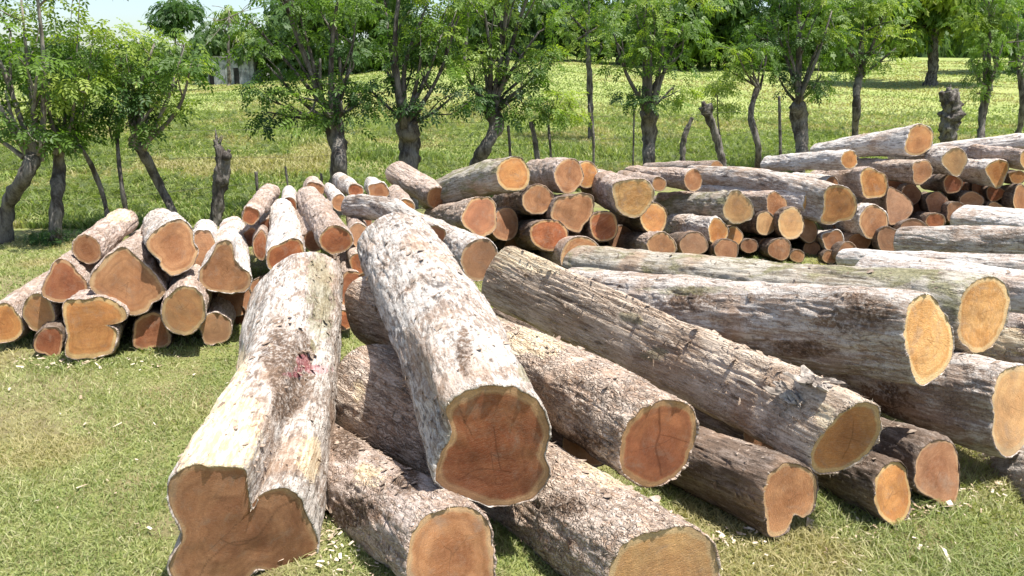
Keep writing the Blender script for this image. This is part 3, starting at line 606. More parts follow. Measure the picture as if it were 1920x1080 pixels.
    for _k in range(3 if hi else 2):     # knots and branch stubs
        kt, ka = r.uniform(.12, .9) * axl, r.uniform(0, 6.3); kr = r.uniform(.025, .05) * (1 if hi else .8)
        dk = np.hypot((lc[:, 2] - kt) * .8, (lc[:, 0] - Rm * math.cos(ka)) ) ** 2 + (lc[:, 1] - Rm * math.sin(ka)) ** 2
        d += .5 * kr * np.exp(-dk / kr ** 2 * 1.1) - .35 * kr * np.exp(-dk / (kr * .4) ** 2)
    ef = np.minimum(1, np.minimum(tt, 1 - tt) / .03)[:, None] + 0 * qa; d = d * (.25 + .75 * ef.ravel())
    # rounded chipped rims
    e0 = np.clip(1 - tt * axl / .012, 0, 1); e1 = np.clip(1 - (1 - tt) * axl / .012, 0, 1)
    d -= ((e0 ** 2 + e1 ** 2)[:, None] * .006 + 0 * qa).ravel()
    if hi: d += (np.exp(-tt * axl / .05)[:, None] * np.clip(fbm(np.stack((qa * 24, qb * 24, 0 * qa), -1).reshape(-1, 3) + so_, 2, 4).reshape(qa.shape), -.3, 1) * .006).ravel()
    f = 1 + d / rr; qa = (qa.ravel() * f).reshape(qa.shape); qb = (qb.ravel() * f).reshape(qb.shape)
    V = ctr[:, None] + qa[..., None] * A + qb[..., None] * B
    rag = np.clip(fbm(np.stack((qa[0] * 38, qb[0] * 38, 0 * qa[0]), 1) + so_, 3, 14), -.6, 1.2)[:, None] * axn * (.009 if hi else .005)
    V[0] += rag; V[1] += rag; V[2] += rag * .5
    # inner lips of the bark at both ends
    bt = .985 - .02 * np.clip(fbm(np.stack((qa[0] * 30, qb[0] * 30, 0 * qa[0]), 1) + so_, 2, 6), -.3, 1)
    lipn = [P0 + rag * .7 + (qa[0] * bt)[:, None] * A + (qb[0] * bt)[:, None] * B, P0 + (qa[0] * bt)[:, None] * A + (qb[0] * bt)[:, None] * B - axn * .02]
    lipf = [P1 + (qa[-1] * bt)[:, None] * A + (qb[-1] * bt)[:, None] * B, P1 + (qa[-1] * bt)[:, None] * A + (qb[-1] * bt)[:, None] * B + axn * .02]
    Va = np.concatenate((lipn[1][None], lipn[0][None], V, lipf[0][None], lipf[1][None])); n = hi_n
    lca = np.stack((qa, qb, Lz), -1); L0 = lca[:1].copy(); L1 = lca[-1:].copy(); lca = np.concatenate((L0, L0, lca, L1, L1))
    Vf = Va.reshape(-1, 3); pm = np.zeros((len(Vf), 4)); pm[:, 3] = 1; pink = np.zeros(len(Vf))
    if spots:
        pu, pv, _ = proj(Vf)
        for (su, sv, sr, sr2, ch) in spots:
            m = np.clip((1.9 if ch == 'bare' and sr > 45 and key == 'F1' else 1.15) - ((pu - su) / sr) ** 2 * .6 - ((pv - sv) / sr2) ** 2 * .6, 0, 1.4)
            if ch == 'pink': pink = np.maximum(pink, m)
            else: pm[:, {'bare': 0, 'moss': 1, 'dark': 2}[ch]] = np.maximum(pm[:, {'bare': 0, 'moss': 1, 'dark': 2}[ch]], m)
    base = np.array((P0[0], P0[1], max(0, P0[2] - np.abs(b2).max()))); root = empty('felled_log', base, label, 'log', grp)
    mesh('bark', Vf - base, [gridf(n, len(Va), True)], BARK[bark], root, {'lc': ('FLOAT_VECTOR', lca.reshape(-1, 3)), 'pm': ('FLOAT_COLOR', pm), 'pink': ('FLOAT', pink)})
    # cut faces
    for end in (0, 1):
        K = 12 if hi == 0 else ((90 if hi == 2 else 40) if end == 0 else 22); fr = np.linspace(1, 0, K + 1)[:-1]; c = P0 if end == 0 else P1
        ea, eb = (qa[0], qb[0]) if end == 0 else (qa[-1], qb[-1])
        px, py = pithoff if end == 0 else (0, 0)
        sh = (1 - fr[:, None]) ** 1.2; fa = ea[None] * fr[:, None] * .985 + px * Rm * sh; fb = eb[None] * fr[:, None] * .985 + py * Rm * sh
        dz = (-.003 + .0015 * vnoise(np.stack((fa.ravel() * 16, fb.ravel() * 16, 0 * fa.ravel()), 1), sd % 97)).reshape(fa.shape)
        sg2 = 1 if end == 0 else -1
        VV = c + fa[..., None] * A + fb[..., None] * B + (axn * sg2) * dz[..., None]
        VV = np.vstack((VV.reshape(-1, 3), (c + px * Rm * A + py * Rm * B - axn * sg2 * .003)[None]))
        q4 = gridf(n, K, True); a = np.arange(n); q3 = np.stack((a + n * (K - 1), (a + 1) % n + n * (K - 1), np.full(n, n * K)), 1)
        rf = np.concatenate((np.repeat(fr, n), [0])); rm = rf * Rm
        l2 = np.vstack((np.stack((fa.ravel(), fb.ravel(), 0 * fa.ravel() + end * .7), 1), (px * Rm, py * Rm, end * .7)))
        an = np.concatenate((np.tile(np.linspace(0, 2 * np.pi, n, endpoint=False), K), [0]))
        pcv = np.stack((np.cos(an), np.sin(an), rf * .6), 1)
        ln = np.zeros(len(VV))
        if hi and end == 0:
            r9 = np.random.default_rng(sd + 5); X0, Y0 = l2[:, 0] - px * Rm, l2[:, 1] - py * Rm
            wb = fbm(np.stack((X0 * 28, Y0 * 28, 0 * X0 + sd % 9), 1), 2, 4) * .007
            for _c in range(r9.integers(1, 4)):
                a9 = r9.uniform(0, 6.3); ca, sa = math.cos(a9), math.sin(a9); al = X0 * ca + Y0 * sa; ac = -X0 * sa + Y0 * ca + wb; L9 = Rm * r9.uniform(.3, .8)
                ln = np.maximum(ln, np.clip(1.25 - np.abs(ac) / (.0022 * np.clip(1.2 - al / L9, .2, 1.2)), 0, 1) * (al > -.01) * (al < L9) * .8)
        if lines and end == 0:
            fu, fv, _ = proj(VV); wob_ = fbm(np.stack((fu / 30, fv / 30, 0 * fu), 1), 2, 3) * 3
            for pl_ in lines:
                wd_ = pl_[0]; C_ = cr(np.array(pl_[1:], float), 60)
                d2 = np.min(np.hypot(fu[:, None] - C_[None, :, 0] + wob_[:, None], fv[:, None] - C_[None, :, 1]), 1); ln = np.maximum(ln, np.clip(1.3 - d2 / wd_, 0, 1))
        mesh('cut_face', VV - base, [q4, q3], WOOD[(farface or face) if end else face], root, {'rf': ('FLOAT', rf), 'line': ('FLOAT', ln), 'rm': ('FLOAT', rm), 'lc': ('FLOAT_VECTOR', l2), 'pc': ('FLOAT_VECTOR', pcv)})
    # lifting flakes and fibres of bark
    if flakes:
        up = np.einsum('ijk,k->ij', V - ctr[:, None], np.array((0, 0, 1.))) / (np.sqrt(qa ** 2 + qb ** 2) + 1e-6)
        parts = []; cnt = 0
        cand = np.argwhere(up > -.3); cand = cand[(cand[:, 0] > 4) & (cand[:, 0] < len(tt) - 4)]; pick = cand[r.integers(0, len(cand), flakes)]
        VL, QL = [], []
        for q, (i, j) in enumerate(pick):
            p = V[i, j]; nn = V[i, j] - ctr[i]; nn /= np.linalg.norm(nn); tg = axn if r.random() < .75 else np.cross(nn, axn)
            tg = tg + r.normal(0, .35, 3); tg -= nn * np.dot(tg, nn); tg /= np.linalg.norm(tg); sd2 = np.cross(nn, tg)
            Lf = r.uniform(.004, .015) * (1 if r.random() < .95 else 2.2); wf = Lf * r.uniform(.12, .5); lf = r.uniform(.05, .45)
            if q % 13 == 0: Lf = r.uniform(.015, .04); wf = Lf * r.uniform(.25, .5); lf = r.uniform(.15, .4)
            if q % 3 == 0: wf = .0011; Lf *= 1.6; lf *= 1.3
            o = []
            for s_ in (0, .5, 1):
                cc = p + tg * Lf * s_ + nn * (.001 + lf * Lf * s_ ** 1.6); ww = wf * (1, .85, .35)[int(s_ * 2)]
                o += [cc - sd2 * ww, cc + sd2 * ww + nn * ww * .3]
            b0 = len(VL) * 6; VL.append(o); QL += [(b0, b0 + 1, b0 + 3, b0 + 2), (b0 + 2, b0 + 3, b0 + 5, b0 + 4)]
        ob = mesh('loose_bark', np.array(VL).reshape(-1, 3) - base, [QL], MCHIP, root, smooth=False); ob['kind'] = 'stuff'
        # ragged fibres round the near rim
        VL, QL = [], []
        for q in range(int(flakes * .16)):
            j = r.integers(0, n); p = V[r.integers(0, 4), j]; nn = V[2, j] - ctr[2]; nn /= np.linalg.norm(nn)
            dr = axn * r.uniform(-.2, .9) + nn * r.uniform(.1, .8) + r.normal(0, .5, 3); dr /= np.linalg.norm(dr); s2 = np.cross(dr, nn); Lf = r.uniform(.004, .016); ww = r.uniform(.0006, .002)
            b0 = len(VL) * 3; VL.append([p - s2 * ww, p + s2 * ww, p + dr * Lf]); QL.append((b0, b0 + 1, b0 + 2))
        ob = mesh('rim_fibres', np.array(VL).reshape(-1, 3) - base, [QL], MFRAY, root, smooth=False); ob['kind'] = 'stuff'
    LOGS[key] = dict(root=root, V=V, ctr=ctr, axn=axn, base=base)
    if DBG: print('LOG %-4s Y=%.2f z=%.2f r=%.3f bot=%.2f  far z=%.2f r=%.3f len=%.2f' % (key, Y, P0[2], Rm, P0[2] - np.abs(b2).max(), P1[2], Rm * s1, axl))
DBG = False
GF1 = 'big logs heaped in the foreground'; GL = 'logs of the left pile'; GM = 'logs of the middle pile'; GR = 'logs of the right pile'; GS = 'pale logs lying at the right edge'
# ---- foreground heap
log('F1', 'huge fluted log nearest the camera at bottom left, its brown cut end deeply cleft', GF1, (440, 990, 2.30),
    [(318, 893), (345, 875), (372, 869), (420, 870), (458, 875), (466, 905), (470, 938), (476, 953), (484, 938), (490, 925), (522, 914), (556, 920), (572, 940), (580, 965), (598, 1000), (601, 1030), (590, 1058), (560, 1076), (520, 1076), (486, 1072), (470, 1084), (440, 1112), (400, 1128), (350, 1124), (322, 1100), (312, 1062), (328, 1030), (335, 1000), (322, 965), (310, 930)],
    (562, 548, 4.05, .95), 'brown', 'fleck', 2, flute=.8, yaw=14, mid=((.5, 530, 735),), lump=.9, flakes=900, lines=((2.2, (556, 935), (520, 955), (490, 1000), (470, 1012), (430, 1020), (395, 1050), (370, 1090)), (1.5, (415, 1010), (440, 1022), (462, 1018))),
    spots=((385, 795, 66, 72, 'bare'), (440, 690, 26, 40, 'bare'), (560, 690, 26, 80, 'dark'), (520, 660, 30, 60, 'dark'), (530, 755, 18, 40, 'dark'), (600, 560, 24, 90, 'moss'), (588, 692, 36, 9, 'pink'), (568, 676, 12, 12, 'pink'), (550, 702, 20, 6, 'pink'), (580, 860, 22, 40, 'bare')))
log('F2', 'big pale log pointing down at the camera, with a large red brown cut end', GF1, (928, 842, 2.42),
    [(832, 765), (848, 745), (890, 724), (930, 717), (975, 727), (1010, 750), (1030, 780), (1038, 812), (1032, 835), (1026, 855), (1034, 880), (1028, 910), (1005, 935), (965, 950), (915, 953), (880, 940), (850, 930), (822, 915), (812, 890), (822, 855), (838, 830), (842, 800)],
    (744, 470, 4.35, .98), 'deep', 'fleck', 2, flute=.5, yaw=8, lines=((1.6, (862, 760), (872, 790), (885, 815)), (1.4, (925, 800), (930, 845), (938, 880)), (1.3, (860, 900), (900, 880), (960, 885))), mid=((.5, 818, 600),), lump=.8, flakes=700, pithoff=(.05, -.1), spots=((870, 660, 14, 40, 'dark'), (985, 690, 14, 30, 'moss')))
log('F3', 'lowest left foreground log with a tan cut end, passing under the huge fluted log', GF1, (848, 1040, 2.26),
    [(760, 1030), (775, 990), (800, 962), (835, 948), (872, 946), (905, 960), (922, 985), (926, 1020), (930, 1060), (925, 1100), (890, 1130), (840, 1138), (795, 1120), (762, 1085)],
    (590, 852, 3.35, .92), 'tan', 'pink', 2, flute=.4, yaw=16, flakes=1300, spots=((690, 890, 30, 20, 'bare'), (640, 830, 40, 30, 'dark'), (760, 900, 30, 24, 'dark'), (660, 960, 60, 26, 'dark')))
log('F6', 'flaking log at bottom centre, its yellow cut end at the lower edge of the photo', GF1, (1240, 1088, 2.13),
    [(1140, 1066), (1158, 1030), (1195, 1000), (1240, 988), (1290, 982), (1325, 1000), (1345, 1035), (1352, 1080), (1345, 1130), (1310, 1175), (1250, 1195), (1190, 1185), (1150, 1150), (1134, 1105)],
    (700, 738, 3.55, 1.22), 'yellow', 'brown', 2, flute=.4, pitch=False, yaw=24, flakes=1300, mid=((.5, 1005, 935),), spots=((1150, 880, 60, 30, 'bare'), (1050, 950, 50, 20, 'dark'), (672, 735, 12, 20, 'bare')))
log('F5', 'reddish ended foreground log between the big pale log and the long dark trunk', GF1, (1236, 834, 2.62),
    [(1158, 850), (1165, 810), (1185, 780), (1215, 757), (1255, 748), (1290, 758), (1310, 785), (1308, 820), (1296, 850), (1285, 880), (1255, 905), (1225, 917), (1185, 905), (1160, 880)],
    (716, 584, 4.05, 1.25), 'red', 'brown', 2, flute=.6, yaw=20, lines=((2.4, (1236, 765), (1238, 800), (1232, 840), (1240, 890)), (1.2, (1290, 830), (1260, 820), (1238, 815))), flakes=1100, mid=((.5, 1006, 704),), spots=((1000, 640, 60, 30, 'bare'), (1090, 830, 50, 24, 'dark'), (930, 590, 30, 20, 'moss')))
log('F4', 'longest foreground log, sloping down right with torn grey bark over its cut end', GF1, (1588, 820, 2.62),
    [(1517, 858), (1530, 825), (1552, 795), (1580, 768), (1615, 750), (1645, 757), (1657, 785), (1654, 815), (1635, 845), (1608, 870), (1575, 887), (1540, 890), (1520, 878)],
    (940, 514, 4.6, 1.2), 'orange', 'stripe', 2, flute=5, pitch=False, yaw=None, lines=((1.3, (1600, 790), (1596, 820), (1578, 860)),), flakes=1200, mid=((.45, 1315, 688),), spots=((1180, 600, 22, 14, 'moss'), (1225, 665, 26, 12, 'moss'), (990, 490, 70, 26, 'bare'), (1545, 775, 20, 22, 'bare')))
log('F8', 'pale blotched log with a large yellow cut end, upper of the right foreground logs', GF1, (1742, 636, 2.92),
    [(1695, 590), (1708, 562), (1735, 549), (1752, 556), (1765, 575), (1782, 600), (1791, 635), (1788, 670), (1770, 700), (1745, 720), (1722, 723), (1708, 700), (1698, 660), (1693, 625)],
    (1085, 556, 4.75, 1.2), 'yellow', 'pale', 2, flute=.6, flakes=500, spots=((1600, 590, 70, 34, 'dark'), (1300, 560, 40, 22, 'dark'), (1110, 495, 50, 12, 'moss'), (1500, 655, 60, 16, 'dark'), (1300, 545, 90, 8, 'moss')))
log('F9', 'mossy topped log behind the pale blotched one, ending in an oval yellow cut', GF1, (1843, 590, 3.35),
    [(1795, 610), (1797, 575), (1812, 540), (1840, 519), (1870, 517), (1890, 540), (1895, 575), (1885, 615), (1862, 650), (1832, 665), (1808, 650), (1796, 632)],
    (1100, 506, 5.3, 1.1), 'yellow', 'moss', 1, flute=.35, flakes=400)
log('F12', 'dark sided log under the pale blotched one, its cut end touching the right edge', GF1, (1898, 765, 3.02),
    [(1862, 790), (1860, 745), (1868, 710), (1885, 690), (1915, 680), (1940, 700), (1948, 745), (1940, 800), (1920, 840), (1890, 861), (1868, 845), (1860, 820)],
    (1400, 640, 4.7, 1.0), 'yellow', 'pale', 2, flute=.35, flakes=400, spots=((1640, 760, 60, 40, 'dark'),))
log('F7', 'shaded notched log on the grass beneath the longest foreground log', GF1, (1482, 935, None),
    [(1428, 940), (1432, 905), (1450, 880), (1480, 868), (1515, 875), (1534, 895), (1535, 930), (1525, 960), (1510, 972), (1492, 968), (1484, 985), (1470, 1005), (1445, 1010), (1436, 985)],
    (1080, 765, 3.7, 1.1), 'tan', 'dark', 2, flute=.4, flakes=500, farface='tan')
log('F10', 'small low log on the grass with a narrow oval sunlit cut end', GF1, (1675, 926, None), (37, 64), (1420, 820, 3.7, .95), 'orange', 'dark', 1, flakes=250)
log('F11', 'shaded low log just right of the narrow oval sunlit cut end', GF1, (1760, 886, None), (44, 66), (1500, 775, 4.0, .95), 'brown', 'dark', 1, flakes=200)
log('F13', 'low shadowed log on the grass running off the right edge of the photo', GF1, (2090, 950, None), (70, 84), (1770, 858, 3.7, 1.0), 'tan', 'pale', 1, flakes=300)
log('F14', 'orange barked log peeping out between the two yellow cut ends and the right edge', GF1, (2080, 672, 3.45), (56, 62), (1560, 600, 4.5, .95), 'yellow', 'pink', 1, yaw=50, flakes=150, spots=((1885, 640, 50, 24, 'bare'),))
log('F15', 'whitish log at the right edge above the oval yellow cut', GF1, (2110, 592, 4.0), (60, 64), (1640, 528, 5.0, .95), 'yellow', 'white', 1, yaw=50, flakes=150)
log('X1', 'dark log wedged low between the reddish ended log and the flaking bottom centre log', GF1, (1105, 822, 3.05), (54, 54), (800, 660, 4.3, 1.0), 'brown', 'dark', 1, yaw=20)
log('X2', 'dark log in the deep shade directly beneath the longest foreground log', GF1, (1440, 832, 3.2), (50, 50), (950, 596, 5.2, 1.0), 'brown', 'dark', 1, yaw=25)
# ---- right edge pale logs
log('S1', 'slim whitish log lying lowest of the pale logs at the right edge', GS, (2010, 515, 4.9), (22, 32), (1582, 486, 5.7, .72), 'yellow', 'white', 1, yaw=60, mid=((.4, 1830, 500),))
log('S2', 'whitish log lying above the slim one, second of the three at the right edge', GS, (2020, 462, 5.5), (26, 34), (1692, 452, 6.1, .78), 'yellow', 'pale', 1, yaw=60)
log('S3', 'topmost whitish log at the right edge with a slanting left end', GS, (2040, 436, 5.9), (26, 34), (1800, 412, 6.5, .78), 'yellow', 'white', 1, yaw=60)
# ---- left pile
Z1 = lambda *p: zc(3.177, 0, 360, p)
log('L1', 'small round log on the left shoulder of the left pile, its far end ragged', GL, (163, 468, 4.95), (29, 28), (236, 412, 5.85, .95), 'tan', 'pink', 1, spots=((225, 405, 30, 12, 'bare'),))
log('L2', 'round red brown log just left of the great diamond shaped cut', GL, (120, 531, 4.75), (42, 41), (205, 452, 6.8, .85), 'deep', 'pink', 1)
log('L3', 'great diamond shaped cut end in the middle of the left pile, banded by sunlight', GL, (240, 532, 4.68),
    Z1((625, 385), (690, 335), (740, 320), (785, 348), (850, 410), (900, 455), (960, 530), (993, 590), (960, 640), (912, 665), (880, 710), (790, 740), (735, 705), (640, 650), (560, 605), (525, 555), (540, 490), (590, 430)), (300, 440, 6.9, .7), 'tan', 'pink', 1)
log('L4', 'square notched butt end standing lowest at the front of the left pile', GL, (165, 614, 4.50),
    Z1((385, 642), (450, 632), (510, 632), (580, 615), (640, 625), (720, 668), (762, 712), (760, 755), (700, 785), (645, 792), (690, 812), (706, 850), (690, 920), (660, 970), (560, 995), (460, 1000), (402, 985), (388, 930), (395, 850), (375, 780), (365, 700)), (260, 500, 6.5, .7), 'orange', 'pink', 1)
log('L5', 'large lumpy heart shaped cut at the top of the left pile', GL, (324, 464, 4.8),
    Z1((1000, 170), (1060, 153), (1120, 178), (1150, 230), (1162, 300), (1185, 350), (1160, 420), (1130, 460), (1040, 505), (980, 480), (947, 445), (950, 415), (900, 372), (860, 320), (875, 270), (930, 220)), (300, 420, 6.3, .75), 'tan', 'fleck', 1)
log('L6', 'egg shaped cut end low in the left pile, right of the square notched butt', GL, (345, 580, 4.6),
    Z1((1000, 610), (1060, 562), (1130, 558), (1195, 595), (1232, 680), (1220, 760), (1180, 820), (1120, 855), (1050, 850), (980, 800), (955, 730), (970, 650)), (385, 470, 6.7, .85), 'orange', 'pink', 1)
log('L7', 'three cornered cut end with a whitish trunk at the right of the left pile', GL, (423, 512, 4.85),
    Z1((1340, 280), (1385, 310), (1400, 390), (1440, 440), (1498, 490), (1503, 540), (1470, 590), (1400, 605), (1300, 600), (1220, 580), (1180, 520), (1190, 460), (1240, 390), (1290, 310)), (438, 425, 6.8, .58), 'tan', 'white', 1, pitch=False)
log('L8', 'flat bottomed round log on the grass at the right foot of the left pile', GL, (404, 616, None), (33, 32), (430, 505, 6.8, .9), 'tan', 'pink', 1)
log('L9', 'dark shaded round log low between the notched butt and the egg shaped cut', GL, (284, 623, None), (39, 36), (330, 515, 6.7, .9), 'deep', 'dark', 1)
log('L10', 'small shaded log on the grass just left of the square notched butt', GL, (92, 641, None), (30, 30), (160, 540, 6.3, .9), 'deep', 'dark', 1)
log('L11', 'rounded log above the small shaded one at the left of the left pile', GL, (72, 586, 4.75), (34, 35), (150, 500, 6.3, .9), 'orange', 'pink', 1)
log('L12', 'log cut by the left edge of the photo at the end of the left pile', GL, (6, 607, 4.72), (39, 39), (120, 520, 6.3, .9), 'orange', 'pink', 1)
log('L13', 'pale pink trunk showing between the heart shaped and the three cornered cut ends', GL, (381, 468, 5.35), (22, 42), (386, 428, 6.9, .8), 'tan', 'white', 1, yaw=0)
log('L14', 'tiny shaded log end between the left pile and the huge fluted log', GL, (452, 595, 5.3), (15, 18), (462, 500, 7.3, .9), 'deep', 'dark')
log('L15', 'small reddish log on top of the left pile, in line with the dark fence post', GL, (470, 404, 5.75), (18, 18), (508, 358, 7.2, 1.05), 'red', 'pink', 1)
log('L16', 'white barked log pointing at the camera above the huge fluted log', GL, (538, 488, 5.0), (37, 43), (530, 400, 6.7, .84), 'red', 'white', 1, flakes=150)
log('L17', 'narrow whitish log behind the white barked one', GL, (541, 388, 6.75), (17, 20), (543, 362, 7.9, .9), 'red', 'white')
log('L18', 'brown and white log with a wide red cut just above the huge fluted log', GL, (630, 450, 5.05), (33, 28), (578, 372, 7.1, 1.05), 'red', 'pink', 1, flakes=150)
log('L19', 'short stub of a pale log behind the wide red cut one', GL, (590, 358, 7.2), (18, 20), (584, 345, 8.0, .9), 'tan', 'pink')
log('L20', 'small pale log slipping between the wide red cut log and the blotched grey trunk', GL, (636, 380, 6.3), (15, 17), (618, 356, 7.5, .95), 'tan', 'white')
log('L21', 'stubby log with a red cut beneath the dense dark crowned pollard', GL, (667, 358, 7.0), (17, 14), (636, 338, 8.0, 1.15), 'red', 'fleck')
log('L22', 'blotched grey trunk rising behind the far end of the big pale log', GL, (818, 448, 5.4), (22, 27), (662, 388, 6.0, 1.05), 'red', 'fleck', 1, yaw=0, mid=((.6, 730, 396),))
log('L23', 'dark flecked log with a broad tan cut right of the big pale log', GL, (900, 487, 5.0), (41, 37), (790, 425, 6.4, .78), 'tan', 'fleck', 1, flakes=100)
log('L24', 'rounded brown cut end behind the blotched grey trunk', GL, (710, 358, 7.3), (21, 17), (696, 346, 8.8, .9), 'tan', 'white')
log('L25', 'half hidden orange cut end left of the V made by the tilted log', GL, (760, 388, 6.5), (19, 16), (738, 360, 7.8, 1.0), 'orange', 'pink')
log('L26', 'narrow shaded log filling the gap between the three cornered cut and the white barked log', GL, (488, 460, 5.7), (15, 30), (492, 415, 7.2, .9), 'deep', 'pink', yaw=0)
log('L27', 'large shaded red cut end in the gap right of the huge fluted log', GL, (664, 545, 5.25), (33, 40), (640, 470, 7, .9), 'deep', 'pink', 1)
log('L28', 'small sunlit log end above the shaded red cut in the gap', GL, (676, 494, 5.3), (22, 24), (660, 440, 7, .9), 'red', 'pink')
log('L29', 'tiny round red cut end lowest in the gap right of the huge fluted log', GL, (647, 600, 5.0), (17, 21), (626, 510, 7, .9), 'red', 'pink')
log('L30', 'pale peeling log end squeezed between the wide red cut and the big pale log', GL, (672, 440, 5.6), (20, 24), (664, 405, 7, .9), 'tan', 'pink')
# ---- middle pile
M3 = lambda *p: zc(4, 700, 270, p)
M4 = lambda *p: zc(4, 1080, 270, p)
log('M1', 'long mossy log tilted on top of the middle pile with a bright orange cut end', GM, (962, 323, 7.3),
    M3((960, 130), (1040, 88), (1110, 100), (1165, 170), (1180, 250), (1165, 310), (1110, 350), (1010, 350), (945, 310), (918, 240), (925, 180)), (806, 368, 8.3, .86), 'orange', 'moss', 1, mid=((.5, 885, 338),))
log('M2', 'short pale log with its blunt end in the air, left of the tilted mossy one', GM, (822, 372, 8.0), (22, 22), (742, 322, 8.3, .92), 'tan', 'pink', 1, yaw=30, mid=((.5, 790, 352),))
log('M3', 'round red cut with a pale seam down its middle in the middle pile', GM, (901, 406, 6.9), (34, 39), (812, 414, 8.3, .7), 'red', 'brown', 1)
log('M4', 'shaded oval cut end tucked behind the round red one with the seam', GM, (947, 421, 7.3), (26, 35), (880, 422, 8.8, .9), 'brown', 'dark')
log('M5', 'round greyish cut atop the middle pile, right of the orange ended tilted log', GM, (1067, 329, 7.5), (30, 32), (1000, 326, 9.0, .9), 'tan', 'pink', 1)
log('M6', 'half hidden light orange cut behind the round greyish one', GM, (1100, 327, 7.9), (23, 27), (1040, 325, 9.4, .9), 'orange', 'pink')
log('M7', 'medium round cut under the orange ended tilted log', GM, (1008, 374, 7.2), (30, 29), (940, 385, 8.9, .9), 'tan', 'dark', 1)
log('M8', 'square sawn block end in the middle pile, half in sun and half in shade', GM, (1074, 400, 7.0),
    M3((1380, 397), (1480, 385), (1560, 365), (1640, 385), (1655, 440), (1640, 550), (1590, 600), (1545, 670), (1460, 650), (1400, 600), (1330, 550), (1345, 460)), (1000, 402, 8.8, .9), 'tan', 'dark', 1)
log('M9', 'wide deep red cut end low in the middle pile', GM, (1029, 440, 6.95), (36, 31), (950, 440, 8.6, .9), 'red', 'dark', 1)
log('M10', 'round cut half red and half sunlit, right of the square sawn block', GM, (1132, 424, 6.95), (28, 30), (1070, 425, 8.6, .9), 'red', 'dark', 1)
log('M11', 'largest yellow cut end of the middle pile, lopsided with a brown upper rim', GM, (1187, 371, 6.85),
    M4((270, 310), (340, 270), (470, 255), (550, 275), (590, 350), (585, 420), (540, 490), (480, 550), (420, 560), (350, 535), (300, 480), (270, 390)), (1110, 345, 8.8, .85), 'yellow', 'pink', 1)
log('M12', 'orange oval cut peeping out below the largest yellow one', GM, (1226, 409, 7.1), (26, 31), (1160, 405, 8.9, .9), 'orange', 'dark', 1)
log('M13', 'pale flat topped cut end lying behind the moss patch', GM, (1090, 482, 6.6), (40, 40), (1030, 470, 8, .9), 'tan', 'pink')
log('M14', 'low pale log beneath the largest yellow cut', GM, (1240, 464, 6.7), (28, 30), (1165, 456, 8, .85), 'tan', 'pink', 1)
log('M15', 'dark barked log with a round tan cut under the long grey mossy one', GM, (1346, 434, 7.3), (20, 25), (1262, 424, 8.3, 1.05), 'orange', 'fleck', 1)
log('M16', 'round tan cut just right of the dark barked log', GM, (1375, 444, 7.5), (18, 21), (1330, 440, 9.3, .9), 'orange', 'dark')
log('M17', 'grey mossy log with a bright yellow round cut in the middle of the pile', GM, (1384, 390, 7.35), (30, 31), (1245, 386, 8.8, .82), 'yellow', 'moss', 1)
log('M18', 'pale log tapering to a thin left tip, with a brown cut end', GM, (1455, 383, 7.6), (20, 24), (1236, 368, 8.7, .34), 'tan', 'pink', 1)
log('M19', 'long smooth pale log ending in a striped yellow cut beside the bean shaped one', GM, (1524, 384, 7.6), (20, 24), (1300, 353, 9.0, .8), 'yellow', 'white', 1)
log('M20', 'small bright yellow cut right below the mossy yellow one', GM, (1436, 419, 7.5), (20, 24), (1380, 415, 9.2, .9), 'yellow', 'dark')
log('M21', 'oval yellow cut with a ledge, under the striped yellow one', GM, (1483, 419, 7.3), (25, 32), (1430, 415, 9.0, .9), 'yellow', 'dark', 1)
log('M22', 'shaded tan cut tucked behind the oval one with a ledge', GM, (1514, 432, 7.6), (20, 25), (1460, 428, 9.2, .9), 'tan', 'dark')
log('M23', 'shaded small round end at the pile foot below the round tan cut', GM, (1405, 461, 7.4), (18, 15), (1370, 458, 9, .9), 'brown', 'dark')
log('M24', 'shaded grey brown end at the foot of the pile below the small bright yellow cut', GM, (1437, 461, 7.6), (16, 17), (1400, 458, 9.2, .9), 'brown', 'dark')
log('M25', 'lowest reddish end sunk behind the mossy foreground log', GM, (1495, 480, 7.2), (15, 13), (1460, 474, 8.6, .9), 'tan', 'dark')
log('M26', 'narrow orange log end stuck behind the largest yellow cut', GM, (1236, 345, 7.9), (14, 15), (1165, 330, 9.2, .9), 'orange', 'pink')
log('M27', 'brown pink log lying across the back of the middle pile', GM, (1300, 338, 8.1), (18, 22), (1180, 322, 9.4, .6), 'tan', 'pink', 1)
log('M28', 'slender rough log topmost at the back between the two piles', GM, (1344, 312, 8.9), (13, 11), (1212, 314, 9.8, .8), 'orange', 'pink')
log('M29', 'pinkish trunk top peeping over the right shoulder of the largest yellow cut', GM, (1150, 346, 8.0), (18, 18), (1100, 332, 9.4, .9), 'tan', 'white')
log('M30', 'dark log end deep in the shade of the middle pile', GM, (985, 412, 7.9), (20, 26), (940, 410, 9.4, .9), 'brown', 'dark')
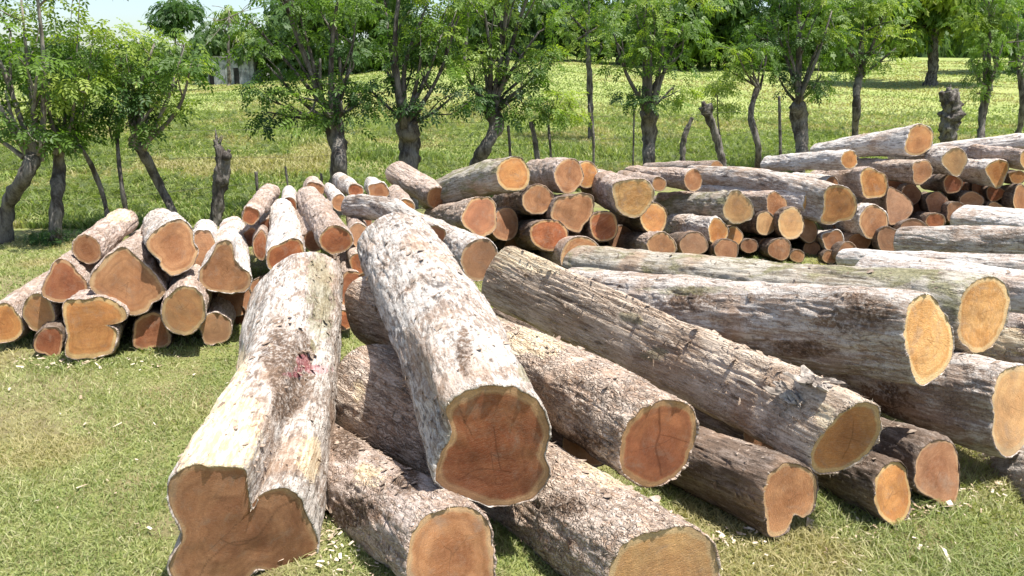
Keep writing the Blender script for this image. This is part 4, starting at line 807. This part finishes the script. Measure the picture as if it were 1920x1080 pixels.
# ---- right pile
R5 = lambda *p: zc(3.856, 1440, 220, p)
log('R1', 'long grey log ending in the bean shaped orange cut', GR, (1574, 384, 7.4),
    R5((400, 560), (430, 500), (500, 485), (570, 498), (622, 545), (648, 610), (645, 680), (600, 740), (520, 755), (460, 780), (400, 775), (375, 740), (395, 690), (402, 620)), (1300, 327, 9.0, .6), 'orange', 'pale', 1, mid=((.5, 1430, 344),))
log('R2', 'round orange cut end in the right pile, left of the scratched grey one', GR, (1638, 344, 7.8), (28, 30), (1530, 333, 9.2, .6), 'orange', 'pink', 1)
log('R3', 'topmost log of the right pile with a big rough sawn orange end', GR, (1724, 263, 8.3),
    R5((1032, 72), (1100, 45), (1170, 68), (1200, 120), (1190, 200), (1140, 255), (1080, 280), (1010, 268), (985, 220), (1002, 140)), (1530, 282, 9.6, .5), 'orange', 'white', 1)
log('R4', 'whitish log with a small knotty cut lying in front of the topmost one', GR, (1593, 299, 8.0), (17, 18), (1440, 307, 9.0, .95), 'orange', 'white', 1)
log('R5', 'brown barked log with a scratched grey round cut', GR, (1729, 322, 7.9), (21, 23), (1600, 313, 9.2, .8), 'tan', 'brown', 1)
log('R6', 'big round tan cut low in the right pile beneath the round orange one', GR, (1638, 416, 7.35), (28, 33), (1560, 400, 9, .9), 'tan', 'white', 1)
log('R7', 'large shaded butt with a slanting edge behind the big round tan cut', GR, (1682, 388, 7.8),
    R5((870, 500), (930, 515), (1000, 560), (1050, 620), (1050, 690), (990, 750), (885, 785), (862, 700), (850, 600)), (1620, 380, 9.2, .9), 'brown', 'dark')
log('R8', 'small round cut low down, left of the big round tan one', GR, (1562, 450, 7.4), (20, 20), (1510, 445, 9, .9), 'tan', 'white')
log('R9', 'round pale yellow cut near the top of the right pile, below the knobbly stump', GR, (1791, 302, 7.9), (25, 26), (1680, 290, 9.3, .8), 'yellow', 'fleck', 1)
log('R10', 'three cornered orange cut near the right edge', GR, (1869, 325, 7.7),
    R5((1565, 370), (1610, 320), (1680, 300), (1735, 320), (1745, 370), (1720, 440), (1695, 500), (1650, 515), (1620, 480), (1590, 430)), (1770, 316, 9.2, .8), 'orange', 'white', 1)
log('R11', 'shaded round cut in the dark middle of the right pile', GR, (1756, 380, 8.0), (21, 21), (1710, 378, 9.6, .9), 'brown', 'dark')
log('R12', 'small shaded reddish end hanging below the round pale yellow cut', GR, (1786, 345, 8.0), (19, 19), (1740, 342, 9.6, .9), 'deep', 'dark')
log('R13', 'wide shaded cut right of the dark middle one', GR, (1822, 376, 7.9), (23, 18), (1770, 374, 9.6, .9), 'brown', 'dark')
log('R14', 'low dusty cut just above the slanting whitish log', GR, (1866, 392, 7.7), (18, 13), (1820, 388, 9.3, .9), 'tan', 'dark')
log('R15', 'dim red cut under the three cornered orange one', GR, (1866, 363, 8.0), (20, 16), (1820, 360, 9.5, .9), 'red', 'dark')
log('R16', 'tall oval cut half outside the right edge, low in the pile', GR, (1916, 376, 7.6), (18, 30), (1850, 370, 9.2, .9), 'tan', 'dark')
log('R17', 'flat orange cut at the right edge beside the three cornered one', GR, (1908, 332, 7.9), (18, 13), (1850, 330, 9.4, .9), 'orange', 'dark')
log('R18', 'long whitish log running along the top of the right pile out of the photo', GR, (2030, 262, 7.8), (22, 22), (1752, 284, 8.9, .7), 'yellow', 'white', 1, yaw=50)
log('R19', 'knotty grey log at the right edge just under the long whitish top one', GR, (1924, 300, 7.6), (11, 20), (1800, 283, 8.8, .9), 'yellow', 'pink', 1)
log('R20', 'dim reddish cut sunk between the shaded butt and the whitish logs', GR, (1754, 414, 7.6), (21, 16), (1700, 410, 9.2, .9), 'red', 'dark')
log('R21', 'black shaded log end below the big round tan cut', GR, (1612, 455, 7.5), (22, 20), (1560, 450, 9, .9), 'brown', 'dark')
log('R22', 'lowest small tan end right above the tip of the slim whitish log', GR, (1556, 482, 7.2), (15, 14), (1510, 475, 8.8, .9), 'tan', 'dark')
log('R23', 'dusky end in the gap under the shaded tan cut', GR, (1522, 466, 7.6), (17, 15), (1480, 460, 9.2, .9), 'brown', 'dark')
log('R24', 'thin pale log squeezed under the whitish log with the knotty cut', GR, (1560, 345, 8.2), (14, 16), (1490, 332, 9.4, .8), 'tan', 'white')
log('R25', 'dark log end in the shade left of the shaded round middle cut', GR, (1708, 365, 8.4), (20, 20), (1670, 360, 10, .9), 'brown', 'dark')
log('R26', 'dark log end behind the wide shaded cut at the right', GR, (1838, 350, 8.4), (16, 18), (1800, 348, 10, .9), 'brown', 'dark')
for k, (lb, u, v, Y, rr_, fu, fv) in enumerate([
 ('brownish log squeezed between the small reddish log and the white barked log', 503, 425, 6.3, 17, 520, 385), ('shaded log between the white barked log and the wide red cut one', 588, 452, 5.7, 21, 562, 385),
 ('low shaded log in the gap behind the three cornered trunk', 470, 445, 5.9, 18, 480, 405), ('pale log in the cleft between the wide red cut and the blotched grey trunk', 684, 412, 6.3, 18, 668, 378),
 ('shaded log beneath the blotched grey trunk', 735, 428, 6.3, 22, 712, 392)]):
    log('G%d' % k, lb, GL, (u, v, Y), (rr_, rr_), (fu, fv, Y + 1.6, .95), 'deep', 'pink')
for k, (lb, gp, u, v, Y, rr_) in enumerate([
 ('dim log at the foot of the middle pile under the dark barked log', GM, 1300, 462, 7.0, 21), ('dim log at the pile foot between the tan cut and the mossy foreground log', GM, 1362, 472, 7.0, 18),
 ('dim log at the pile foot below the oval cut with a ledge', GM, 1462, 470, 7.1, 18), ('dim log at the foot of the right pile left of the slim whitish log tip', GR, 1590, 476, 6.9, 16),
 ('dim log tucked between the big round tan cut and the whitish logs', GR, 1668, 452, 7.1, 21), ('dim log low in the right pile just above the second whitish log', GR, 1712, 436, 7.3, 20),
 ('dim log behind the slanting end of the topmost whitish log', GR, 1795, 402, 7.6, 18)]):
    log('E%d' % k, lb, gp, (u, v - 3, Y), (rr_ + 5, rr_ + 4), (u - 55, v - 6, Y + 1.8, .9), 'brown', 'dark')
# ---- filler logs added in the gaps, shade put into their dark bark
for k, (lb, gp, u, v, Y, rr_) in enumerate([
 ('shade toned black filler log deep in the gap under the three cornered cut', GL, 440, 560, 5.3, 34), ('shade toned filler log under the white barked log that points at the camera', GL, 505, 545, 5.6, 34),
 ('shade toned filler log hidden beneath the wide red cut one', GL, 590, 510, 5.6, 34), ('shade toned filler log behind the heart shaped cut, low in the left pile', GL, 385, 530, 5.3, 30),
 ('shade toned filler log in the gap left of the wide deep red cut', GM, 968, 466, 7.6, 24), ('shade toned filler log in the gap under the round cut that is half red', GM, 1165, 448, 7.7, 26),
 ('shade toned filler log behind the dark barked log with a round tan cut', GM, 1290, 400, 8.6, 34), ('shade toned filler log lying behind the small bright yellow cut', GM, 1420, 395, 8.7, 30),
 ('shade toned filler log deep under the bean shaped orange cut', GR, 1590, 425, 8.3, 30), ('shade toned filler log deep behind the scratched grey round cut', GR, 1690, 352, 8.9, 28),
 ('shade toned filler log sunk right of the shaded butt with the slanting edge', GR, 1722, 400, 8.5, 30), ('shade toned filler log at the bottom right of the right pile behind the whitish logs', GR, 1840, 408, 8.5, 28),
 ('shade toned filler log deep at the right edge under the tall oval cut', GR, 1900, 405, 8.6, 28), ('shade toned filler log under the round pale yellow cut, far back in the right pile', GR, 1800, 335, 9.0, 26)]):
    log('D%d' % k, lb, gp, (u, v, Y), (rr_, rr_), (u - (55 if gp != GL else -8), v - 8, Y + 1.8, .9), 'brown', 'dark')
# ---- torn grey bark sheets on the longest log
L = LOGS['F4']; Vv = L['V']; pu, pv, _ = proj(Vv)
def sheet(u, v, w, h, seed, lift=.02, droop=0):
    d = (pu - u) ** 2 + (pv - v) ** 2; i, j = np.unravel_index(np.argmin(d), d.shape); i = min(max(i, 3), len(Vv) - 4)
    p = Vv[i, j]; nn = p - L['ctr'][i]; nn /= np.linalg.norm(nn); tg = L['axn']; s2 = np.cross(nn, tg)
    m = 24; a, b = np.meshgrid(np.linspace(-1, 1, m), np.linspace(-1, 1, m)); a = a.ravel(); b = b.ravel()
    ed = 1 + .45 * fbm(np.stack((np.arctan2(b, a) * 2.2, 0 * a, 0 * a + seed), 1), 3, seed)
    q = np.stack((a * 2.4, b * 2.4, 0 * a + seed), 1); z = lift * .55 * (.6 + fbm(q, 3, seed)) + .35 * a ** 2 * lift - droop * np.maximum(0, a) ** 2
    V = p + tg * (a * ed * w)[:, None] + s2 * (b * ed * h)[:, None] + nn * (z + .012)[:, None]
    return V, gridf(m, m), []
for (u, v, w, h, s, lf, dr) in [(1483, 742, .06, .05, 1, .03, 0), (1525, 725, .07, .05, 2, .025, 0), (1500, 760, .04, .03, 5, .03, 0), (1590, 778, .085, .075, 3, .03, .03), (1615, 765, .05, .05, 4, .03, .02)]:
    V, q, t_ = sheet(u, v, w, h, s, lf, dr); o = mesh('torn_bark', V - L['base'], [q], MSHEET, L['root'], smooth=False); o['label'] = 'crumpled grey sheet of torn bark'
    md = o.modifiers.new('thick', 'SOLIDIFY'); md.thickness = .003
# ---- chips and bark strips on the grass
VL, QL = [], []; r = np.random.default_rng(8)
spots_ = [(640, 1050, 70, 40, 80), (630, 1010, 40, 30, 30), (1740, 965, 60, 14, 50), (1380, 1010, 60, 20, 40), (1640, 1000, 160, 30, 50), (200, 745, 60, 30, 8), (330, 690, 320, 30, 50), (100, 690, 140, 12, 80), (1850, 930, 80, 20, 50), (200, 900, 220, 180, 25), (1600, 1050, 280, 30, 40)]
for (u, v, du, dv, n) in spots_:
    for k in range(n):
        uu = u + r.normal(0, du * .6); vv = v + r.normal(0, dv * .6)
        if vv < 600: continue
        Yc = gY(uu, vv); p = at(uu, vv, Yc); p[2] = hgt(p[0], p[1]) + r.uniform(.012, .03); a = r.uniform(0, 6.3); t1 = np.array((math.cos(a), math.sin(a), r.normal(0, .3))); t2 = np.cross(t1, (r.normal(0, .3), r.normal(0, .3), 1))
        Lf = r.uniform(.004, .014) * (1 if r.random() < .93 else 2.); wf = Lf * r.uniform(.15, .6); b0 = len(VL) * 4
        VL.append([p - t1 * Lf - t2 * wf, p + t1 * Lf - t2 * wf * .6, p + t1 * Lf * .8 + t2 * wf, p - t1 * Lf * .9 + t2 * wf * .7]); QL.append((b0, b0 + 1, b0 + 2, b0 + 3))
o = mesh('wood_chips', np.array(VL).reshape(-1, 3), [QL], MFRAY, smooth=False); tag(o, 'scattered pale chips and strips of bark on the grass round the logs', 'wood chips', kind='stuff')
